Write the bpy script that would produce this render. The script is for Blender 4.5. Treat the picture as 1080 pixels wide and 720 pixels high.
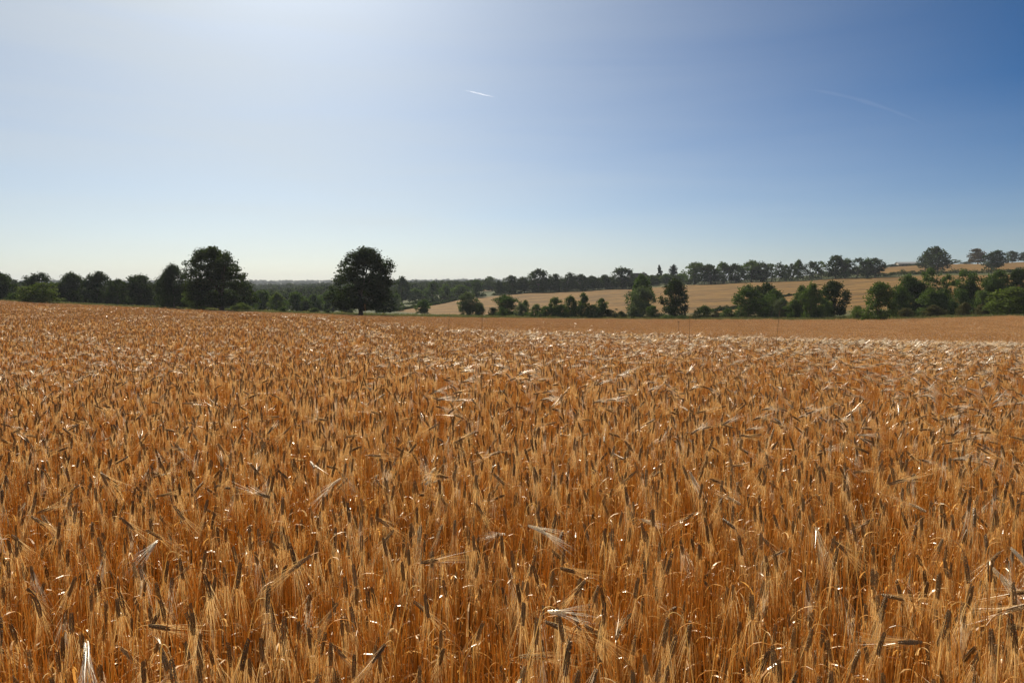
import bpy, math, random
import numpy as np
from mathutils import Vector, Matrix

R_ = math.radians
for o in list(bpy.data.objects):
    bpy.data.objects.remove(o)
sc = bpy.context.scene
COL = sc.collection

# ------------------------------------------------------------------ camera
CAMZ = 1.65
FPX = 720.0                      # focal length in pixels of a 1080 px wide frame
HROW = 302.0                     # row of eye level
PITCH = math.atan((HROW - 360.0) / FPX)     # negative: looking a little down
cam_d = bpy.data.cameras.new("camera")
cam = bpy.data.objects.new("camera", cam_d)
COL.objects.link(cam)
cam.location = (0, 0, CAMZ)
cam.rotation_euler = (math.pi / 2 + PITCH, 0, 0)
cam_d.sensor_width = 36.0
cam_d.lens = 24.0
cam_d.clip_start = 0.05
cam_d.clip_end = 90000.0
sc.camera = cam

# ------------------------------------------------------------------ light
SUN_AZ = R_(-19.0)               # from +Y, negative = to the left
SUN_EL = R_(38.0)
world = bpy.data.worlds.new("World")
sc.world = world
world.use_nodes = True
wn, wl = world.node_tree.nodes, world.node_tree.links
wn.clear()
w_out = wn.new("ShaderNodeOutputWorld")
w_bg = wn.new("ShaderNodeBackground")
w_sky = wn.new("ShaderNodeTexSky")
w_sky.sky_type = 'NISHITA'
w_sky.sun_disc = False
w_sky.sun_elevation = SUN_EL
w_sky.sun_rotation = SUN_AZ
w_sky.altitude = 250.0
w_sky.air_density = 0.6
w_sky.dust_density = 1.5
w_sky.ozone_density = 2.5
w_bg.inputs["Strength"].default_value = 0.05
w_gam = wn.new("ShaderNodeGamma")
w_gam.inputs["Gamma"].default_value = 1.25
w_gain = wn.new("ShaderNodeVectorMath"); w_gain.operation = 'SCALE'
w_gain.inputs["Scale"].default_value = 0.69
# a thin veil of streaky high cloud
w_tc = wn.new("ShaderNodeTexCoord")
w_map = wn.new("ShaderNodeMapping")
w_map.inputs["Scale"].default_value = (1.1, 1.1, 13.0)
w_map.inputs["Rotation"].default_value = (0.05, 0.04, 0.3)
w_noi = wn.new("ShaderNodeTexNoise")
w_noi.inputs["Scale"].default_value = 1.5
w_noi.inputs["Detail"].default_value = 5.0
w_noi.inputs["Distortion"].default_value = 0.4
w_rmp = wn.new("ShaderNodeMapRange")
w_rmp.inputs["From Min"].default_value = 0.25
w_rmp.inputs["From Max"].default_value = 0.75
w_rmp.inputs["To Min"].default_value = 0.40
w_rmp.inputs["To Max"].default_value = 0.66
w_mix = wn.new("ShaderNodeMix")
w_mix.data_type = 'RGBA'
wl.new(w_tc.outputs["Generated"], w_map.inputs["Vector"])
wl.new(w_map.outputs["Vector"], w_noi.inputs["Vector"])
wl.new(w_noi.outputs["Fac"], w_rmp.inputs["Value"])
w_sep = wn.new("ShaderNodeSeparateXYZ")
wl.new(w_tc.outputs["Generated"], w_sep.inputs[0])
w_side = wn.new("ShaderNodeMapRange")          # the veil lies to the west of the fields and thins out eastward
w_side.inputs["From Min"].default_value = 0.58
w_side.inputs["From Max"].default_value = -0.45
w_side.inputs["To Min"].default_value = 0.0
w_side.inputs["To Max"].default_value = 1.0
wl.new(w_sep.outputs["X"], w_side.inputs["Value"])
w_veil = wn.new("ShaderNodeMath"); w_veil.operation = 'MULTIPLY'
wl.new(w_rmp.outputs["Result"], w_veil.inputs[0])
w_low = wn.new("ShaderNodeMapRange")           # and it gathers low over the horizon
w_low.inputs["From Min"].default_value = 0.24
w_low.inputs["From Max"].default_value = 0.0
w_low.inputs["To Min"].default_value = 0.0
w_low.inputs["To Max"].default_value = 0.45
wl.new(w_sep.outputs["Z"], w_low.inputs["Value"])
w_cov = wn.new("ShaderNodeMath"); w_cov.operation = 'ADD'; w_cov.use_clamp = True
wl.new(w_side.outputs["Result"], w_cov.inputs[0])
wl.new(w_low.outputs["Result"], w_cov.inputs[1])
wl.new(w_cov.outputs[0], w_veil.inputs[1])
wl.new(w_veil.outputs[0], w_mix.inputs["Factor"])
wl.new(w_sky.outputs["Color"], w_gain.inputs[0])
wl.new(w_gain.outputs[0], w_gam.inputs["Color"])
w_wb = wn.new("ShaderNodeVectorMath"); w_wb.operation = 'MULTIPLY'
w_wb.inputs[1].default_value = (0.855, 0.965, 0.975)
wl.new(w_gam.outputs[0], w_wb.inputs[0])
w_hs = wn.new("ShaderNodeHueSaturation")
w_hs.inputs["Saturation"].default_value = 1.26
wl.new(w_wb.outputs[0], w_hs.inputs["Color"])
wl.new(w_hs.outputs["Color"], w_mix.inputs["A"])
w_mix.inputs["B"].default_value = (8.8, 9.1, 8.6, 1)
wl.new(w_mix.outputs["Result"], w_bg.inputs["Color"])
wl.new(w_bg.outputs["Background"], w_out.inputs["Surface"])

sun_d = bpy.data.lights.new("sun", 'SUN')
sun_d.energy = 5.0
sun_d.angle = R_(0.53)
sun_d.color = (1.0, 0.91, 0.78)
sun = bpy.data.objects.new("sun", sun_d)
COL.objects.link(sun)
S = Vector((math.sin(SUN_AZ) * math.cos(SUN_EL), math.cos(SUN_AZ) * math.cos(SUN_EL), math.sin(SUN_EL)))
sun.rotation_euler = S.to_track_quat('Z', 'Y').to_euler()
sun.location = (-30, 60, 60)

sc.view_settings.view_transform = 'Standard'
sc.view_settings.look = 'None'
sc.view_settings.gamma = 1.0
sc.view_settings.exposure = 0.66
sc.view_settings.use_curve_mapping = False
sc.render.engine = 'CYCLES'
cy = sc.cycles
cy.max_bounces = 6
cy.diffuse_bounces = 2
cy.glossy_bounces = 2
cy.transmission_bounces = 4
cy.transparent_max_bounces = 6
cy.volume_bounces = 0
cy.use_denoising = True
cy.use_adaptive_sampling = True
cy.adaptive_threshold = 0.012
cy.sample_clamp_indirect = 6.0
cy.sample_clamp_direct = 0.0
sc.render.filter_size = 1.3 if hasattr(sc.render, "filter_size") else 1.5

# ------------------------------------------------------------------ helpers
def tag(o, label=None, cat=None, group=None, kind=None):
    if label: o["label"] = label
    if cat: o["category"] = cat
    if group: o["group"] = group
    if kind: o["kind"] = kind
    return o

def link(name, data, parent=None):
    o = bpy.data.objects.new(name, data)
    COL.objects.link(o)
    if parent is not None:
        o.parent = parent
    return o

def empty(name, loc=(0, 0, 0)):
    o = bpy.data.objects.new(name, None)
    o.empty_display_size = 0.1
    o.location = loc
    COL.objects.link(o)
    return o

class MB:
    """collects triangles and quads with a material slot and a tint"""
    def __init__(s):
        s.v, s.f, s.m, s.t, s.n = [], [], [], [], 0
    def add(s, verts, faces, mat=0, tint=0.5):
        verts = np.asarray(verts, dtype=np.float64).reshape(-1, 3)
        s.v.append(verts)
        n = s.n
        s.f.extend([tuple(i + n for i in f) for f in faces])
        s.m.extend([mat] * len(faces))
        s.t.append(np.full(len(verts), tint) if np.isscalar(tint) else np.asarray(tint))
        s.n += len(verts)
    def merge(s, o, M=None, mat=None, tint=None):
        if not o.n: return
        V = np.vstack(o.v)
        if M is not None:
            M = np.array(M)
            V = V @ M[:3, :3].T + M[:3, 3]
        n = s.n
        s.v.append(V)
        s.f.extend([tuple(i + n for i in f) for f in o.f])
        s.m.extend(o.m if mat is None else [mat] * len(o.f))
        s.t.append(np.concatenate(o.t) if tint is None else np.full(len(V), tint))
        s.n += len(V)
    def mesh(s, name, mats, smooth=False):
        me = bpy.data.meshes.new(name)
        V = np.vstack(s.v)
        me.from_pydata(V.tolist(), [], s.f)
        for m in mats: me.materials.append(m)
        if len(mats) > 1:
            me.polygons.foreach_set("material_index", np.array(s.m, dtype=np.int32))
        if smooth:
            me.polygons.foreach_set("use_smooth", np.ones(len(s.f), dtype=bool))
        a = me.attributes.new("tint", 'FLOAT', 'POINT')
        a.data.foreach_set("value", np.concatenate(s.t).astype(np.float32))
        me.update()
        return me

def quad_mesh(name, V, F, mat, tint=None):
    """fast mesh of many quads (N,4) / verts (M,3)"""
    me = bpy.data.meshes.new(name)
    V = np.asarray(V, dtype=np.float32)
    F = np.asarray(F, dtype=np.int32)
    k = F.shape[1]
    me.vertices.add(len(V)); me.vertices.foreach_set("co", V.ravel())
    me.loops.add(F.size); me.loops.foreach_set("vertex_index", F.ravel())
    me.polygons.add(len(F))
    me.polygons.foreach_set("loop_start", np.arange(0, F.size, k, dtype=np.int32))
    me.polygons.foreach_set("loop_total", np.full(len(F), k, dtype=np.int32))
    me.materials.append(mat)
    if tint is not None:
        a = me.attributes.new("tint", 'FLOAT', 'POINT')
        a.data.foreach_set("value", np.asarray(tint, dtype=np.float32))
    me.update(calc_edges=True)
    me.validate()
    return me

def unit(v):
    v = np.asarray(v, float)
    return v / (np.linalg.norm(v) + 1e-12)

def tube(pts, rad, sides=4, cap=True):
    pts = np.asarray(pts, float)
    n = len(pts)
    T = np.zeros_like(pts)
    T[1:-1] = pts[2:] - pts[:-2]
    T[0] = pts[1] - pts[0]; T[-1] = pts[-1] - pts[-2]
    a = np.array([1.0, 0.0, 0.0])
    t0 = unit(T[0])
    if abs(t0[0]) > 0.8: a = np.array([0.0, 1.0, 0.0])
    nrm = unit(np.cross(t0, a))
    V, F = [], []
    for i in range(n):
        t = unit(T[i])
        nrm = unit(nrm - t * np.dot(nrm, t))
        b = np.cross(t, nrm)
        for k in range(sides):
            an = 2 * math.pi * k / sides
            V.append(pts[i] + rad[i] * (math.cos(an) * nrm + math.sin(an) * b))
    for i in range(n - 1):
        for k in range(sides):
            k2 = (k + 1) % sides
            F.append((i * sides + k, i * sides + k2, (i + 1) * sides + k2, (i + 1) * sides + k))
    if cap:
        F.append(tuple(range(sides - 1, -1, -1)))
        F.append(tuple((n - 1) * sides + k for k in range(sides)))
    return V, F

# ---- materials
def new_mat(name):
    m = bpy.data.materials.new(name)
    m.use_nodes = True
    nt = m.node_tree
    nt.nodes.clear()
    return m, nt.nodes, nt.links

def ramp(n, stops):
    r = n.new("ShaderNodeValToRGB")
    els = r.color_ramp.elements
    while len(els) < len(stops): els.new(0.5)
    for e, (p, c) in zip(els, stops):
        e.position = p; e.color = (*c, 1)
    return r

def thin_mat(name, stops, trans=0.4, gloss=0.12, rough=0.35, rnd=0.35, hue_noise=0.0, tsat=None):
    """dry or green plant tissue: diffuse + light coming through + a waxy sheen"""
    m, n, l = new_mat(name)
    out = n.new("ShaderNodeOutputMaterial")
    at = n.new("ShaderNodeAttribute"); at.attribute_name = "tint"
    oi = n.new("ShaderNodeObjectInfo")
    ma = n.new("ShaderNodeMath"); ma.operation = 'MULTIPLY_ADD'
    l.new(oi.outputs["Random"], ma.inputs[0]); ma.inputs[1].default_value = rnd
    ad = n.new("ShaderNodeMath"); ad.operation = 'MULTIPLY'
    l.new(at.outputs["Fac"], ad.inputs[0]); ad.inputs[1].default_value = 1.0 - rnd
    l.new(ad.outputs[0], ma.inputs[2])
    rp = ramp(n, stops)
    l.new(ma.outputs[0], rp.inputs["Fac"])
    d = n.new("ShaderNodeBsdfDiffuse")
    t = n.new("ShaderNodeBsdfTranslucent")
    l.new(rp.outputs["Color"], d.inputs["Color"])
    if tsat:
        mx = n.new("ShaderNodeMix"); mx.data_type = 'RGBA'; mx.blend_type = 'MULTIPLY'
        mx.inputs["Factor"].default_value = 1.0
        l.new(rp.outputs["Color"], mx.inputs["A"]); mx.inputs["B"].default_value = (*tsat, 1)
        l.new(mx.outputs["Result"], t.inputs["Color"])
    else:
        l.new(rp.outputs["Color"], t.inputs["Color"])
    m1 = n.new("ShaderNodeMixShader"); m1.inputs[0].default_value = trans
    l.new(d.outputs[0], m1.inputs[1]); l.new(t.outputs[0], m1.inputs[2])
    g = n.new("ShaderNodeBsdfGlossy"); g.inputs["Roughness"].default_value = rough
    g.inputs["Color"].default_value = (1, 0.96, 0.88, 1)
    m2 = n.new("ShaderNodeMixShader"); m2.inputs[0].default_value = gloss
    l.new(m1.outputs[0], m2.inputs[1]); l.new(g.outputs[0], m2.inputs[2])
    l.new(m2.outputs[0], out.inputs["Surface"])
    return m

M_STEM = thin_mat("straw_stem", [(0.0, (0.30, 0.140, 0.034)), (0.25, (0.60, 0.300, 0.060)), (0.65, (0.78, 0.450, 0.110)), (1.0, (0.88, 0.68, 0.31))],
                  trans=0.45, gloss=0.05, rough=0.35, rnd=0.2, tsat=(1.0, 0.95, 0.82))
M_LEAF = thin_mat("dry_leaf", [(0.0, (0.50, 0.22, 0.04)), (0.5, (0.68, 0.36, 0.09)), (1.0, (0.80, 0.58, 0.28))],
                  trans=0.5, gloss=0.07, rough=0.33, rnd=0.25)
M_EAR = thin_mat("ripe_ear", [(0.0, (0.15, 0.085, 0.036)), (0.5, (0.25, 0.15, 0.065)), (0.9, (0.38, 0.25, 0.12)), (1.0, (0.52, 0.38, 0.2))],
                 trans=0.10, gloss=0.04, rough=0.4, rnd=0.2)
M_AWN = thin_mat("awn", [(0.0, (0.60, 0.32, 0.09)), (0.5, (0.74, 0.46, 0.16)), (1.0, (0.87, 0.68, 0.38))],
                 trans=0.5, gloss=0.10, rough=0.3, rnd=0.25)
M_PALE_GLINT = thin_mat("bleached_and_glint", [(0.0, (0.70, 0.57, 0.36)), (1.0, (0.90, 0.81, 0.62))], trans=0.45, gloss=0.20, rough=0.33, rnd=0.1)  # paler straw, and sun glints on awns painted in as colour
M_CROP = [M_STEM, M_LEAF, M_EAR, M_AWN, M_PALE_GLINT]

def leaf_mat(name, c0, c1, c2, trans=0.35):
    return thin_mat(name, [(0.0, c0), (0.5, c1), (1.0, c2)], trans=trans, gloss=0.005, rough=0.5, rnd=0.35, tsat=(1.0, 1.15, 0.5))

M_OAK = leaf_mat("oak_leaves", (0.017, 0.026, 0.007), (0.030, 0.044, 0.012), (0.053, 0.068, 0.018))
M_GREEN = leaf_mat("hedgerow_leaves", (0.035, 0.057, 0.017), (0.066, 0.098, 0.028), (0.113, 0.148, 0.043))
M_BRIGHT = leaf_mat("fresh_leaves", (0.045, 0.065, 0.014), (0.080, 0.105, 0.024), (0.125, 0.150, 0.038))
M_GREY = leaf_mat("grey_green_leaves", (0.055, 0.072, 0.040), (0.092, 0.112, 0.066), (0.15, 0.165, 0.10))
M_DARK = leaf_mat("dark_needles", (0.014, 0.024, 0.011), (0.024, 0.037, 0.016), (0.038, 0.053, 0.022), 0.15)
M_RUST = leaf_mat("coppery_leaves", (0.045, 0.034, 0.016), (0.075, 0.052, 0.024), (0.11, 0.075, 0.034))
M_BRAMBLE = leaf_mat("bramble_leaves", (0.050, 0.045, 0.020), (0.085, 0.075, 0.034), (0.14, 0.115, 0.055))
M_VERGE = thin_mat("verge_grass", [(0.0, (0.06, 0.085, 0.022)), (0.5, (0.12, 0.13, 0.035)), (1.0, (0.32, 0.22, 0.08))], trans=0.4, gloss=0.04, rnd=0.4)

def bark_mat():
    m, n, l = new_mat("bark")
    out = n.new("ShaderNodeOutputMaterial")
    b = n.new("ShaderNodeBsdfPrincipled")
    tc = n.new("ShaderNodeTexCoord")
    no = n.new("ShaderNodeTexNoise"); no.inputs["Scale"].default_value = 14.0; no.inputs["Detail"].default_value = 6.0
    mp = n.new("ShaderNodeMapping"); mp.inputs["Scale"].default_value = (3, 3, 0.5)
    l.new(tc.outputs["Object"], mp.inputs[0]); l.new(mp.outputs[0], no.inputs["Vector"])
    rp = ramp(n, [(0.3, (0.045, 0.034, 0.024)), (0.7, (0.15, 0.115, 0.085))])
    l.new(no.outputs["Fac"], rp.inputs[0]); l.new(rp.outputs[0], b.inputs["Base Color"])
    bp = n.new("ShaderNodeBump"); bp.inputs["Strength"].default_value = 0.6
    l.new(no.outputs["Fac"], bp.inputs["Height"]); l.new(bp.outputs[0], b.inputs["Normal"])
    b.inputs["Roughness"].default_value = 0.95
    l.new(b.outputs[0], out.inputs[0])
    return m
M_BARK = bark_mat()

def plain_mat(name, c0, c1, scale=3.0, rough=0.85):
    m, n, l = new_mat(name)
    out = n.new("ShaderNodeOutputMaterial")
    b = n.new("ShaderNodeBsdfPrincipled")
    tc = n.new("ShaderNodeTexCoord")
    no = n.new("ShaderNodeTexNoise"); no.inputs["Scale"].default_value = scale; no.inputs["Detail"].default_value = 6.0
    l.new(tc.outputs["Object"], no.inputs["Vector"])
    rp = ramp(n, [(0.3, c0), (0.7, c1)])
    l.new(no.outputs["Fac"], rp.inputs[0]); l.new(rp.outputs[0], b.inputs["Base Color"])
    b.inputs["Roughness"].default_value = rough
    l.new(b.outputs[0], out.inputs[0])
    return m
M_STONE = plain_mat("pale_stone_wall", (0.30, 0.26, 0.20), (0.42, 0.37, 0.29), 0.8)
M_ROOF = plain_mat("dull_roof_tiles", (0.09, 0.065, 0.05), (0.15, 0.10, 0.075), 2.0)
M_SHEET = plain_mat("grey_roof_sheet", (0.16, 0.16, 0.155), (0.22, 0.22, 0.21), 0.6, 0.7)
M_WOOD = plain_mat("weathered_wood", (0.14, 0.10, 0.07), (0.24, 0.18, 0.12), 6.0)
M_PANE = plain_mat("dark_window_pane", (0.02, 0.025, 0.03), (0.03, 0.035, 0.04), 1.0, 0.15)

# ------------------------------------------------------------------ terrain
SP, CP = math.sin(PITCH), math.cos(PITCH)
def pix_dir(px, py):
    x = (px - 540.0) / FPX
    z = -(py - 360.0) / FPX
    return np.array([x, CP - z * SP, SP + z * CP])
def az_of(px, py=310.0):
    d = pix_dir(px, py)
    return math.atan2(d[0], d[1])
def row_slope(az, row):
    """tan(elevation) of image row `row` seen at azimuth az"""
    z = -(np.asarray(row, float) - 360.0) / FPX
    dy = CP - z * SP
    dz = SP + z * CP
    return dz / (dy / np.cos(az))

CROP_H = 0.80
# rows of the crop top (inside the field) and of bare ground (beyond), per column and distance
T_PX = [0, 135, 270, 405, 540, 675, 810, 945, 1080]
T_CROP = {
    18:  [None, None, 337.5, 344.0, 350.5, 354.5, 358.0, 359.5, 362.0],
    30:  [327.0, 328.5, 332.5, 341.5, 351.0, 356.0, 359.3, 361.5, 363.5],
    50:  [322.2, 325.5, 332.0, 339.5, 347.0, 352.5, 355.5, 357.0, 358.5],
    80:  [319.9, 325.2, 331.2, 336.8, 341.0, 344.5, 346.8, 346.5, 345.5],
    120: [319.0, 325.0, 330.0, 334.0, 337.3, 339.2, 339.6, 338.0, 335.0],
    160: [318.4, 325.0, 328.9, 332.4, 335.0, 336.4, 336.0, 333.6, 330.2],
}
T_GND = {
    200: [319.5, 325.5, 329.5, 332.0, 334.0, 334.5, 333.0, 330.0, 325.0],
    240: [319.5, 325.5, 330.0, 331.5, 331.0, 330.0, 327.5, 323.5, 317.0],
    300: [319.0, 325.0, 329.5, 327.5, 323.0, 318.5, 314.0, 309.5, 303.5],
    420: [318.0, 322.5, 326.0, 320.0, 309.5, 303.0, 297.0, 292.0, 289.0],
    520: [317.0, 320.0, 322.0, 314.0, 305.5, 299.5, 294.5, 284.5, 281.0],
    650: [315.0, 317.0, 317.5, 309.0, 303.0, 298.5, 294.5, 280.8, 277.5],
    900: [312.0, 312.0, 311.5, 306.0, 302.5, 301.0, 300.0, 288.0, 285.0],
    1800: [306.0, 305.5, 305.0, 303.5, 303.0, 302.5, 302.0, 300.0, 299.0],
    3400: [299.0, 298.8, 298.6, 298.0, 296.8, 297.6, 299.0, 300.0, 300.0],
    5200: [302.0, 302.0, 302.0, 302.0, 302.0, 302.0, 302.0, 302.0, 302.0],
    9000: [302.0] * 9,
}
T_D = [0, 8, 13] + list(T_CROP) + list(T_GND)
T_AZ = np.array([az_of(p) for p in T_PX])
_Z = np.zeros((len(T_PX), len(T_D)))
for j, dd in enumerate(T_D):
    for i, a in enumerate(T_AZ):
        if dd <= 13:
            z = 0.0 if dd < 13 else (-0.02 if T_PX[i] < 300 else -0.06)
        elif dd in T_CROP:
            r = T_CROP[dd][i]
            z = -0.02 if r is None else CAMZ + dd * row_slope(a, r) - CROP_H
        else:
            z = CAMZ + dd * row_slope(a, T_GND[dd][i])
        _Z[i, j] = z

def pchip(x, y, xq):
    x = np.asarray(x, float); y = np.asarray(y, float)
    h = np.diff(x); dl = np.diff(y) / h
    m = np.zeros_like(y)
    for i in range(1, len(x) - 1):
        if dl[i - 1] * dl[i] > 0:
            w1 = 2 * h[i] + h[i - 1]; w2 = h[i] + 2 * h[i - 1]
            m[i] = (w1 + w2) / (w1 / dl[i - 1] + w2 / dl[i])
    m[0], m[-1] = dl[0], dl[-1]
    k = np.clip(np.searchsorted(x, xq) - 1, 0, len(x) - 2)
    t = (xq - x[k]) / h[k]
    return ((2 * t**3 - 3 * t**2 + 1) * y[k] + (t**3 - 2 * t**2 + t) * h[k] * m[k]
            + (-2 * t**3 + 3 * t**2) * y[k + 1] + (t**3 - t**2) * h[k] * m[k + 1])

DG = np.concatenate([np.linspace(0, 10, 21), np.geomspace(10.4, 9000, 260)])
AG = np.radians(np.arange(-40, 40.01, 0.5))
_Zd = np.array([pchip(T_D, _Z[i], DG) for i in range(len(T_PX))])
ZG = np.array([pchip(T_AZ, _Zd[:, j], np.clip(AG, T_AZ[0], T_AZ[-1])) for j in range(len(DG))]).T

def ground_z(az, d):
    az = np.clip((np.asarray(az, float) + math.pi) % (2 * math.pi) - math.pi, AG[0], AG[-1])
    d = np.clip(np.asarray(d, float), 0, 8990)
    i = (az - AG[0]) / (AG[1] - AG[0]); i0 = np.clip(i.astype(int) if hasattr(i, "astype") else int(i), 0, len(AG) - 2); fi = i - i0
    j0 = np.clip(np.searchsorted(DG, d, side='right') - 1, 0, len(DG) - 2)
    fj = (d - DG[j0]) / (DG[j0 + 1] - DG[j0])
    z = (ZG[i0, j0] * (1 - fi) * (1 - fj) + ZG[i0 + 1, j0] * fi * (1 - fj)
         + ZG[i0, j0 + 1] * (1 - fi) * fj + ZG[i0 + 1, j0 + 1] * fi * fj)
    bump = np.clip((d - 190) / 300, 0, 1) * 0.5 * (np.sin(az * 60 + d * 0.03) + np.sin(az * 23 - d * 0.011)) * np.clip(d / 900, 0.3, 3)
    return z + bump

def ground_xy(x, y):
    return ground_z(np.arctan2(x, y), np.hypot(x, y))

# distance of the far edge of the barley field per column
E_AZ = np.array([az_of(p) for p in (-200, 0, 60, 135, 235, 380, 540, 700, 810, 925, 960, 1080, 1300)])
E_D = np.array([190, 188, 186, 184, 166, 153, 160, 162, 158, 140, 142, 140, 140], float)
def edge_d(az):
    return np.interp(az, E_AZ, E_D)

def at(px, row, d):
    """point on the ground at column px and horizontal distance d"""
    a = az_of(px, row)
    return np.array([d * math.sin(a), d * math.cos(a), float(ground_z(np.array(a), np.array(float(d))))])
def z_at(px, row, d):
    v = pix_dir(px, row)
    return CAMZ + d * v[2] / math.hypot(v[0], v[1])
def px_m(px, d):
    """metres covered by one pixel at horizontal distance d"""
    return d * math.cos(az_of(px)) / FPX

def build_ground():
    azs = np.radians(np.concatenate([np.arange(-180, -48, 6), np.arange(-48, 48.01, 0.4), np.arange(54, 180, 6)]))
    ds = np.concatenate([np.arange(0.5, 12, 0.75), np.geomspace(12.2, 8900, 190)])
    A, D = np.meshgrid(azs, ds, indexing='ij')
    Z = ground_z(A, D)
    V = np.stack([D * np.sin(A), D * np.cos(A), Z], -1).reshape(-1, 3)
    na, nd = A.shape
    F = []
    idx = np.arange(na * nd).reshape(na, nd)
    nxt = np.roll(idx, -1, axis=0)
    F = np.stack([idx[:, :-1], idx[:, 1:], nxt[:, 1:], nxt[:, :-1]], -1).reshape(-1, 4)
    # crossing at the centre is closed by a ring of quads folded to a small hub
    hub = len(V)
    Vh = np.stack([0.05 * np.sin(azs), 0.05 * np.cos(azs), np.zeros(na)], -1)
    V = np.vstack([V, Vh])
    hi = hub + np.arange(na)
    F = np.vstack([F, np.stack([hi, idx[:, 0], nxt[:, 0], np.roll(hi, -1)], -1)])
    m, n, l = new_mat("ground_cover")
    out = n.new("ShaderNodeOutputMaterial")
    b = n.new("ShaderNodeBsdfPrincipled"); b.inputs["Roughness"].default_value = 0.95
    b.inputs["Specular IOR Level"].default_value = 0.1
    at_ = n.new("ShaderNodeAttribute"); at_.attribute_name = "cover"
    geo = n.new("ShaderNodeNewGeometry")
    def noise(scale, detail=6.0, stretch=None):
        t = n.new("ShaderNodeTexNoise"); t.inputs["Scale"].default_value = scale; t.inputs["Detail"].default_value = detail
        if stretch:
            mp = n.new("ShaderNodeMapping"); mp.inputs["Scale"].default_value = stretch; mp.inputs["Rotation"].default_value = (0, 0, 0.35)
            l.new(geo.outputs["Position"], mp.inputs[0]); l.new(mp.outputs[0], t.inputs["Vector"])
        else:
            l.new(geo.outputs["Position"], t.inputs["Vector"])
        return t
    def mix(a, bb, f, blend='MIX'):
        x = n.new("ShaderNodeMix"); x.data_type = 'RGBA'; x.blend_type = blend
        for s, v in (("A", a), ("B", bb)):
            if isinstance(v, tuple): x.inputs[s].default_value = (*v, 1)
            else: l.new(v, x.inputs[s])
        if isinstance(f, float): x.inputs["Factor"].default_value = f
        else: l.new(f, x.inputs["Factor"])
        return x.outputs["Result"]
    n1 = noise(0.35); n2 = noise(2.5); n3 = noise(0.05, 8.0, (1, 5, 1)); n4 = noise(0.012, 5.0)
    r_green = ramp(n, [(0.3, (0.030, 0.040, 0.012)), (0.55, (0.055, 0.062, 0.018)), (0.8, (0.14, 0.11, 0.04))]); l.new(n1.outputs["Fac"], r_green.inputs[0])
    r_soil = ramp(n, [(0.3, (0.085, 0.048, 0.022)), (0.7, (0.30, 0.17, 0.06))]); l.new(n2.outputs["Fac"], r_soil.inputs[0])
    r_mead = ramp(n, [(0.36, (0.080, 0.046, 0.011)), (0.50, (0.150, 0.082, 0.019)), (0.64, (0.210, 0.118, 0.029))]); l.new(n3.outputs["Fac"], r_mead.inputs[0])
    r_mead2 = ramp(n, [(0.35, (0.75, 0.8, 0.7)), (0.6, (1.05, 1.0, 0.95))]); l.new(n1.outputs["Fac"], r_mead2.inputs[0])
    mead = mix(r_mead.outputs[0], r_mead2.outputs[0], 1.0, 'MULTIPLY')
    r_far = ramp(n, [(0.40, (0.030, 0.042, 0.018)), (0.56, (0.055, 0.070, 0.026)), (0.60, (0.19, 0.15, 0.06)), (0.8, (0.24, 0.18, 0.08))]); l.new(n4.outputs["Fac"], r_far.inputs[0])
    sep = n.new("ShaderNodeSeparateColor"); l.new(at_.outputs["Color"], sep.inputs[0])
    c = mix(r_green.outputs[0], r_soil.outputs[0], sep.outputs["Red"])
    c = mix(c, mead, sep.outputs["Green"])
    c = mix(c, r_far.outputs[0], sep.outputs["Blue"])
    l.new(c, b.inputs["Base Color"])
    bp = n.new("ShaderNodeBump"); bp.inputs["Strength"].default_value = 0.7; bp.inputs["Distance"].default_value = 0.3
    l.new(n2.outputs["Fac"], bp.inputs["Height"]); l.new(bp.outputs[0], b.inputs["Normal"])
    l.new(b.outputs[0], out.inputs[0])
    me = quad_mesh("ground", V, F, m)
    az = np.arctan2(V[:, 0], V[:, 1]); d = np.hypot(V[:, 0], V[:, 1])
    px = np.interp(az, T_AZ, T_PX)
    barley = np.clip((edge_d(az) + 1.5 - d) / 3.0, 0, 1)
    # hillside meadow beyond the hedgerow
    m0 = np.interp(px, [395, 430, 470, 560, 700, 850, 960, 1080], [320, 262, 222, 222, 225, 222, 215, 205])
    m1 = np.interp(px, [395, 430, 480, 540, 660, 740, 830, 925, 1080], [320, 330, 390, 408, 412, 418, 420, 424, 420])
    mead = np.clip((d - m0) / 12, 0, 1) * np.clip((m1 - d) / 8, 0, 1) * np.clip((px - 400) / 25, 0, 1)
    mead = np.maximum(mead, np.clip((d - 455) / 10, 0, 1) * np.clip((800 - d) / 30, 0, 1) * np.clip((px - 905) / 15, 0, 1))
    mead = np.maximum(mead, np.clip((d - 520) / 10, 0, 1) * np.clip((600 - d) / 10, 0, 1) * np.clip((px - 500) / 6, 0, 1) * np.clip((530 - px) / 6, 0, 1))
    mead = np.maximum(mead, 0.55 * np.clip((d - 200) / 10, 0, 1) * np.clip((m0 - d) / 10, 0, 1) * np.clip((px - 480) / 30, 0, 1))
    far = np.clip((d - 640) / 120, 0, 1) * (1 - mead)
    colr = np.zeros((len(V), 4), np.float32); colr[:, 3] = 1
    colr[:, 0] = barley; colr[:, 1] = mead * (1 - barley); colr[:, 2] = far
    ca = me.color_attributes.new("cover", 'FLOAT_COLOR', 'POINT')
    ca.data.foreach_set("color", colr.ravel())
    me.polygons.foreach_set("use_smooth", np.ones(len(me.polygons), bool))
    o = link("ground", me)
    tag(o, "rolling farmland of barley, dry meadow and grass", "ground", kind="structure")
build_ground()

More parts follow.
